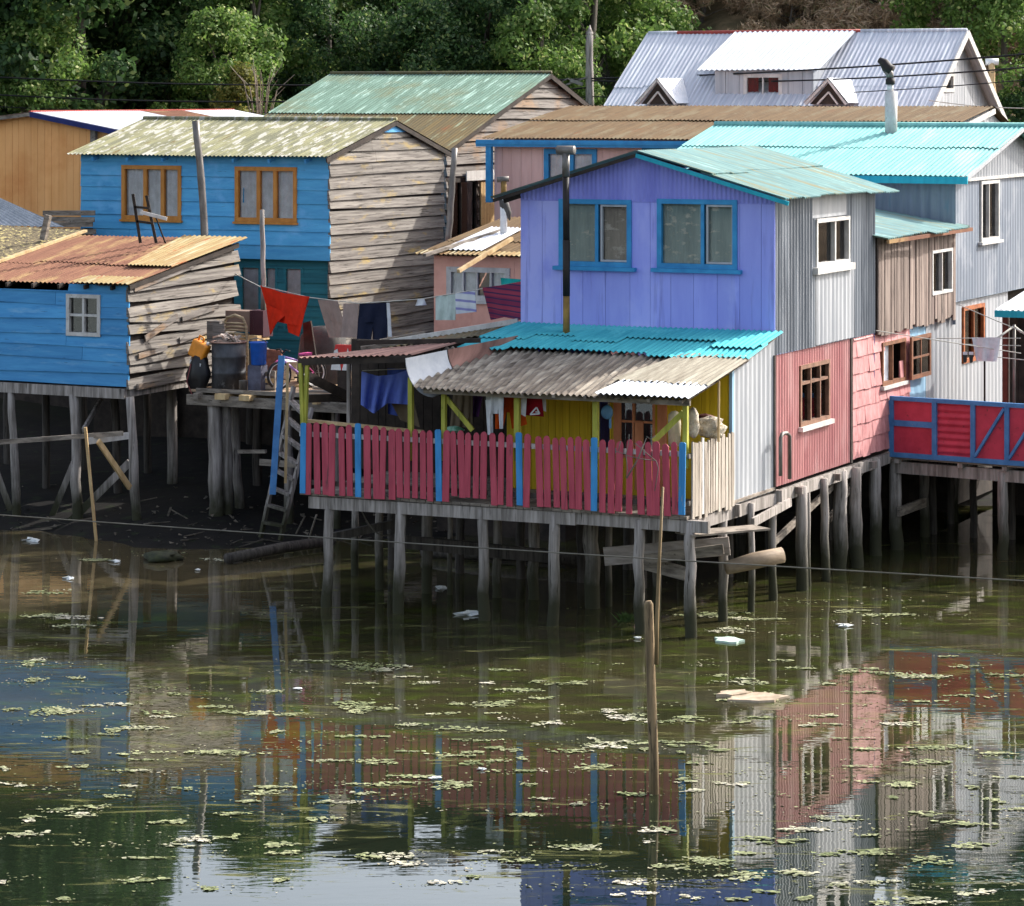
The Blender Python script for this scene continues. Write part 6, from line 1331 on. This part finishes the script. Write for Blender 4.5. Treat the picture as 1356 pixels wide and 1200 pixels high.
def proto(key, mat, R, H, n, clumps, leaf, **k):
    seed = len(PROTO)*13+5; c, cl = crown_mesh('crown_'+key, mat, R, H, n, clumps, leaf, seed=seed, **k); PROTO[key] = (c, trunk_mesh('trunk_'+key, H, H*.022+.04, cl, seed))
proto('d1', lm_dark, 3.4, 11, 21870, 73, 0.103); proto('d2', lm_dark, 2.9, 9.5, 19440, 65, 0.097); proto('d3', lm_dark, 3.8, 9, 21870, 83, 0.109, base=.1)
proto('m1', lm_mid, 2.8, 9, 17010, 65, 0.097); proto('m2', lm_mid, 2.2, 6, 12150, 48, 0.085, base=.1)
proto('l1', lm_light, 1.2, 4.2, 3510, 25, 0.098, base=.05); proto('l2', lm_olive, 1.6, 6.5, 8748, 41, 0.079, base=.1); proto('b1', lm_mid, 1.5, 2.6, 6318, 32, 0.073, base=.05); proto('b2', lm_dark, 1.9, 3.0, 7776, 35, 0.085, base=.05)
proto('y1', lm_dry, 1.8, 2.0, 2600, 24, .20, base=.03, aspect=.12)
def tree(key, px, Y, s, label, name='tree', group=None, cat='tree', rz=None):
    x = (px-CX)/F*Y; e = empty(name, (x, Y, ground_h(x, Y)-.1), rng.uniform(0,6.3) if rz is None else rz, label, cat, group); e.scale = (s, s, s*rng.uniform(.94,1.06))
    for me, nm in zip(PROTO[key], ('crown','trunk')):
        o = bpy.data.objects.new(nm, me); COL.objects.link(o); o.parent = e
LD = 'dark green tree in the dense wood on the slope behind the houses'
for i, (px, Y, s) in enumerate(((-60,94,1.25),(20,97,1.2),(95,93,1.1),(165,98,1.15),(205,104,1.2),(245,95,1.0),(300,102,1.05),(405,100,.98),(440,96,.92),(520,100,.96),(560,95,.9),(600,103,1.0),(640,96,.92),(690,101,1.0),(730,105,1.0),(-20,108,1.3),(120,110,1.2),(370,110,1.0),(480,110,1.0),(570,112,1.0),(660,112,1.0),(795,106,1.02),(865,108,1.0),(930,112,.9),(1290,108,1.02),(1360,104,1.1),(1420,100,1.1),(-140,98,1.2),(1480,106,1.1),(1330,112,1.0))):
    tree(('d1','d3','d2')[i%3], px, Y, s*(.76 if 180 < px < 760 else 1.25 if px < 100 else .9), LD, 'dark_tree', 'dark trees of the wood behind the houses')
LM = 'mid green tree with sunlit leaves at the edge of the dark wood'
for i, (px, Y, s) in enumerate(((55,91,.8),(330,95,1.08),(355,99,1.1),(705,94,.95),(790,97,.95),(850,99,.95),(1270,97,.9),(1335,96,.95),(290,92,.7),(130,90,.6))):
    tree(('m1','m2')[i%2], px, Y, s, LM, 'green_tree', 'mid green trees at the wood edge')
tree('l1', 470, 90.5, .95, 'pale green shrub standing out before the dark wood above the green roof', 'pale_shrub', None, 'shrub')
tree('l2', 318, 90.5, .78, 'yellowish olive bush with bare twigs at the wood edge', 'olive_bush', None, 'bush')
tree('l1', 385, 90.5, .45, 'small pale shrub left of the green roof ridge', 'pale_shrub', None, 'shrub')
tree('l1', 198, 89, .42, 'small yellow green shrub behind the pale metal roof', 'pale_shrub', None, 'shrub')
for i, px in enumerate(range(-60, 860, 46)):
    tree(('b2','b1','b2')[i%3], px+rng.uniform(-15,15), rng.uniform(88.5,91.5), rng.uniform(.6,.95), ('dark low bush in the hedge-like growth behind the roofs','fresh green low bush in the growth behind the roofs','dark low bush in the hedge-like growth behind the roofs')[i%3], 'low_bush', ('dark bushes behind the roofs','green bushes behind the roofs','dark bushes behind the roofs')[i%3], 'bush')
for i in range(46):
    tree('y1', rng.uniform(905, 1300), rng.uniform(99, 121), rng.uniform(.7,1.25), 'dry brown brush tuft on the bare slope at the top right', 'dry_brush', 'dry brush on the bare slope', 'brush')
for i, px in enumerate((860,900,1250,1290,1330,1370)):
    tree(('b1','b2')[i%2], px, rng.uniform(90,95), rng.uniform(.7,1), ('fresh green low bush in the growth behind the roofs','dark low bush in the hedge-like growth behind the roofs')[i%2], 'low_bush', ('green bushes behind the roofs','dark bushes behind the roofs')[i%2], 'bush')
# bare twigs of the dead shrub
e = empty('dead_shrub', at(345,158,88.5), 0, 'bare grey twigs of a dead shrub above the pale metal roof', 'shrub'); mb = MB()
for i in range(16):
    a = rng.uniform(-1,1); b = rng.uniform(-.5,.5); L = rng.uniform(.8,2.0); mb.tube([V((a*.15,0,-.6)), V((a*.5,b*.3,L*.6)), V((a*1.0+rng.uniform(-.2,.2),b,L*rng.uniform(.8,1)))], (.025,.016,.006), 5)
mb.build('twigs', mk('bleached_twigs', (150,136,120), (110,98,86)), e)

# ================================================================ light, sky, camera
az, el = R(33), R(34)
sd = V((math.cos(az)*math.cos(el), math.sin(az)*math.cos(el), math.sin(el)))
L = bpy.data.lights.new('sun', 'SUN'); L.energy = 2.6; L.angle = R(.5); L.color = (1.0,.955,.89)
lo = bpy.data.objects.new('sun', L); COL.objects.link(lo); lo.rotation_euler = sd.to_track_quat('Z','Y').to_euler(); lo.location = (30,30,40)
w = bpy.data.worlds.new('World'); SC.world = w; w.use_nodes = True; nt = w.node_tree; nt.nodes.clear()
sk = nt.nodes.new('ShaderNodeTexSky'); sk.sky_type = 'NISHITA'; sk.sun_disc = False; sk.sun_elevation = el; sk.sun_rotation = math.pi/2-az; sk.dust_density = 4.0; sk.air_density = 1.0; sk.ozone_density = 1.0
bg = nt.nodes.new('ShaderNodeBackground'); bg.inputs[1].default_value = .15; ow_ = nt.nodes.new('ShaderNodeOutputWorld')
hs = nt.nodes.new('ShaderNodeHueSaturation'); hs.inputs['Saturation'].default_value = .62; nt.links.new(sk.outputs[0], hs.inputs['Color']); nt.links.new(hs.outputs[0], bg.inputs[0]); nt.links.new(bg.outputs[0], ow_.inputs[0])
cam = bpy.data.cameras.new('camera'); co = bpy.data.objects.new('camera', cam); COL.objects.link(co); SC.camera = co
co.location = (0,0,CH); co.rotation_euler = (R(90),0,0); cam.sensor_fit = 'HORIZONTAL'; cam.sensor_width = 36; cam.lens = 36*F/1356; cam.shift_y = -(600-HY)/1356; cam.shift_x = 0
cam.clip_start = 1; cam.clip_end = 2000
SC.render.resolution_x = 1024; SC.render.resolution_y = 906
vs_ = SC.view_settings; SC.display_settings.display_device = 'sRGB'; vs_.view_transform = 'Standard'; vs_.look = 'None'; vs_.exposure = 1.33; vs_.gamma = 1; vs_.use_curve_mapping = False
SC.cycles.use_denoising = True; SC.cycles.max_bounces = 8; SC.cycles.diffuse_bounces = 3; SC.cycles.transparent_max_bounces = 12; SC.cycles.caustics_reflective = False
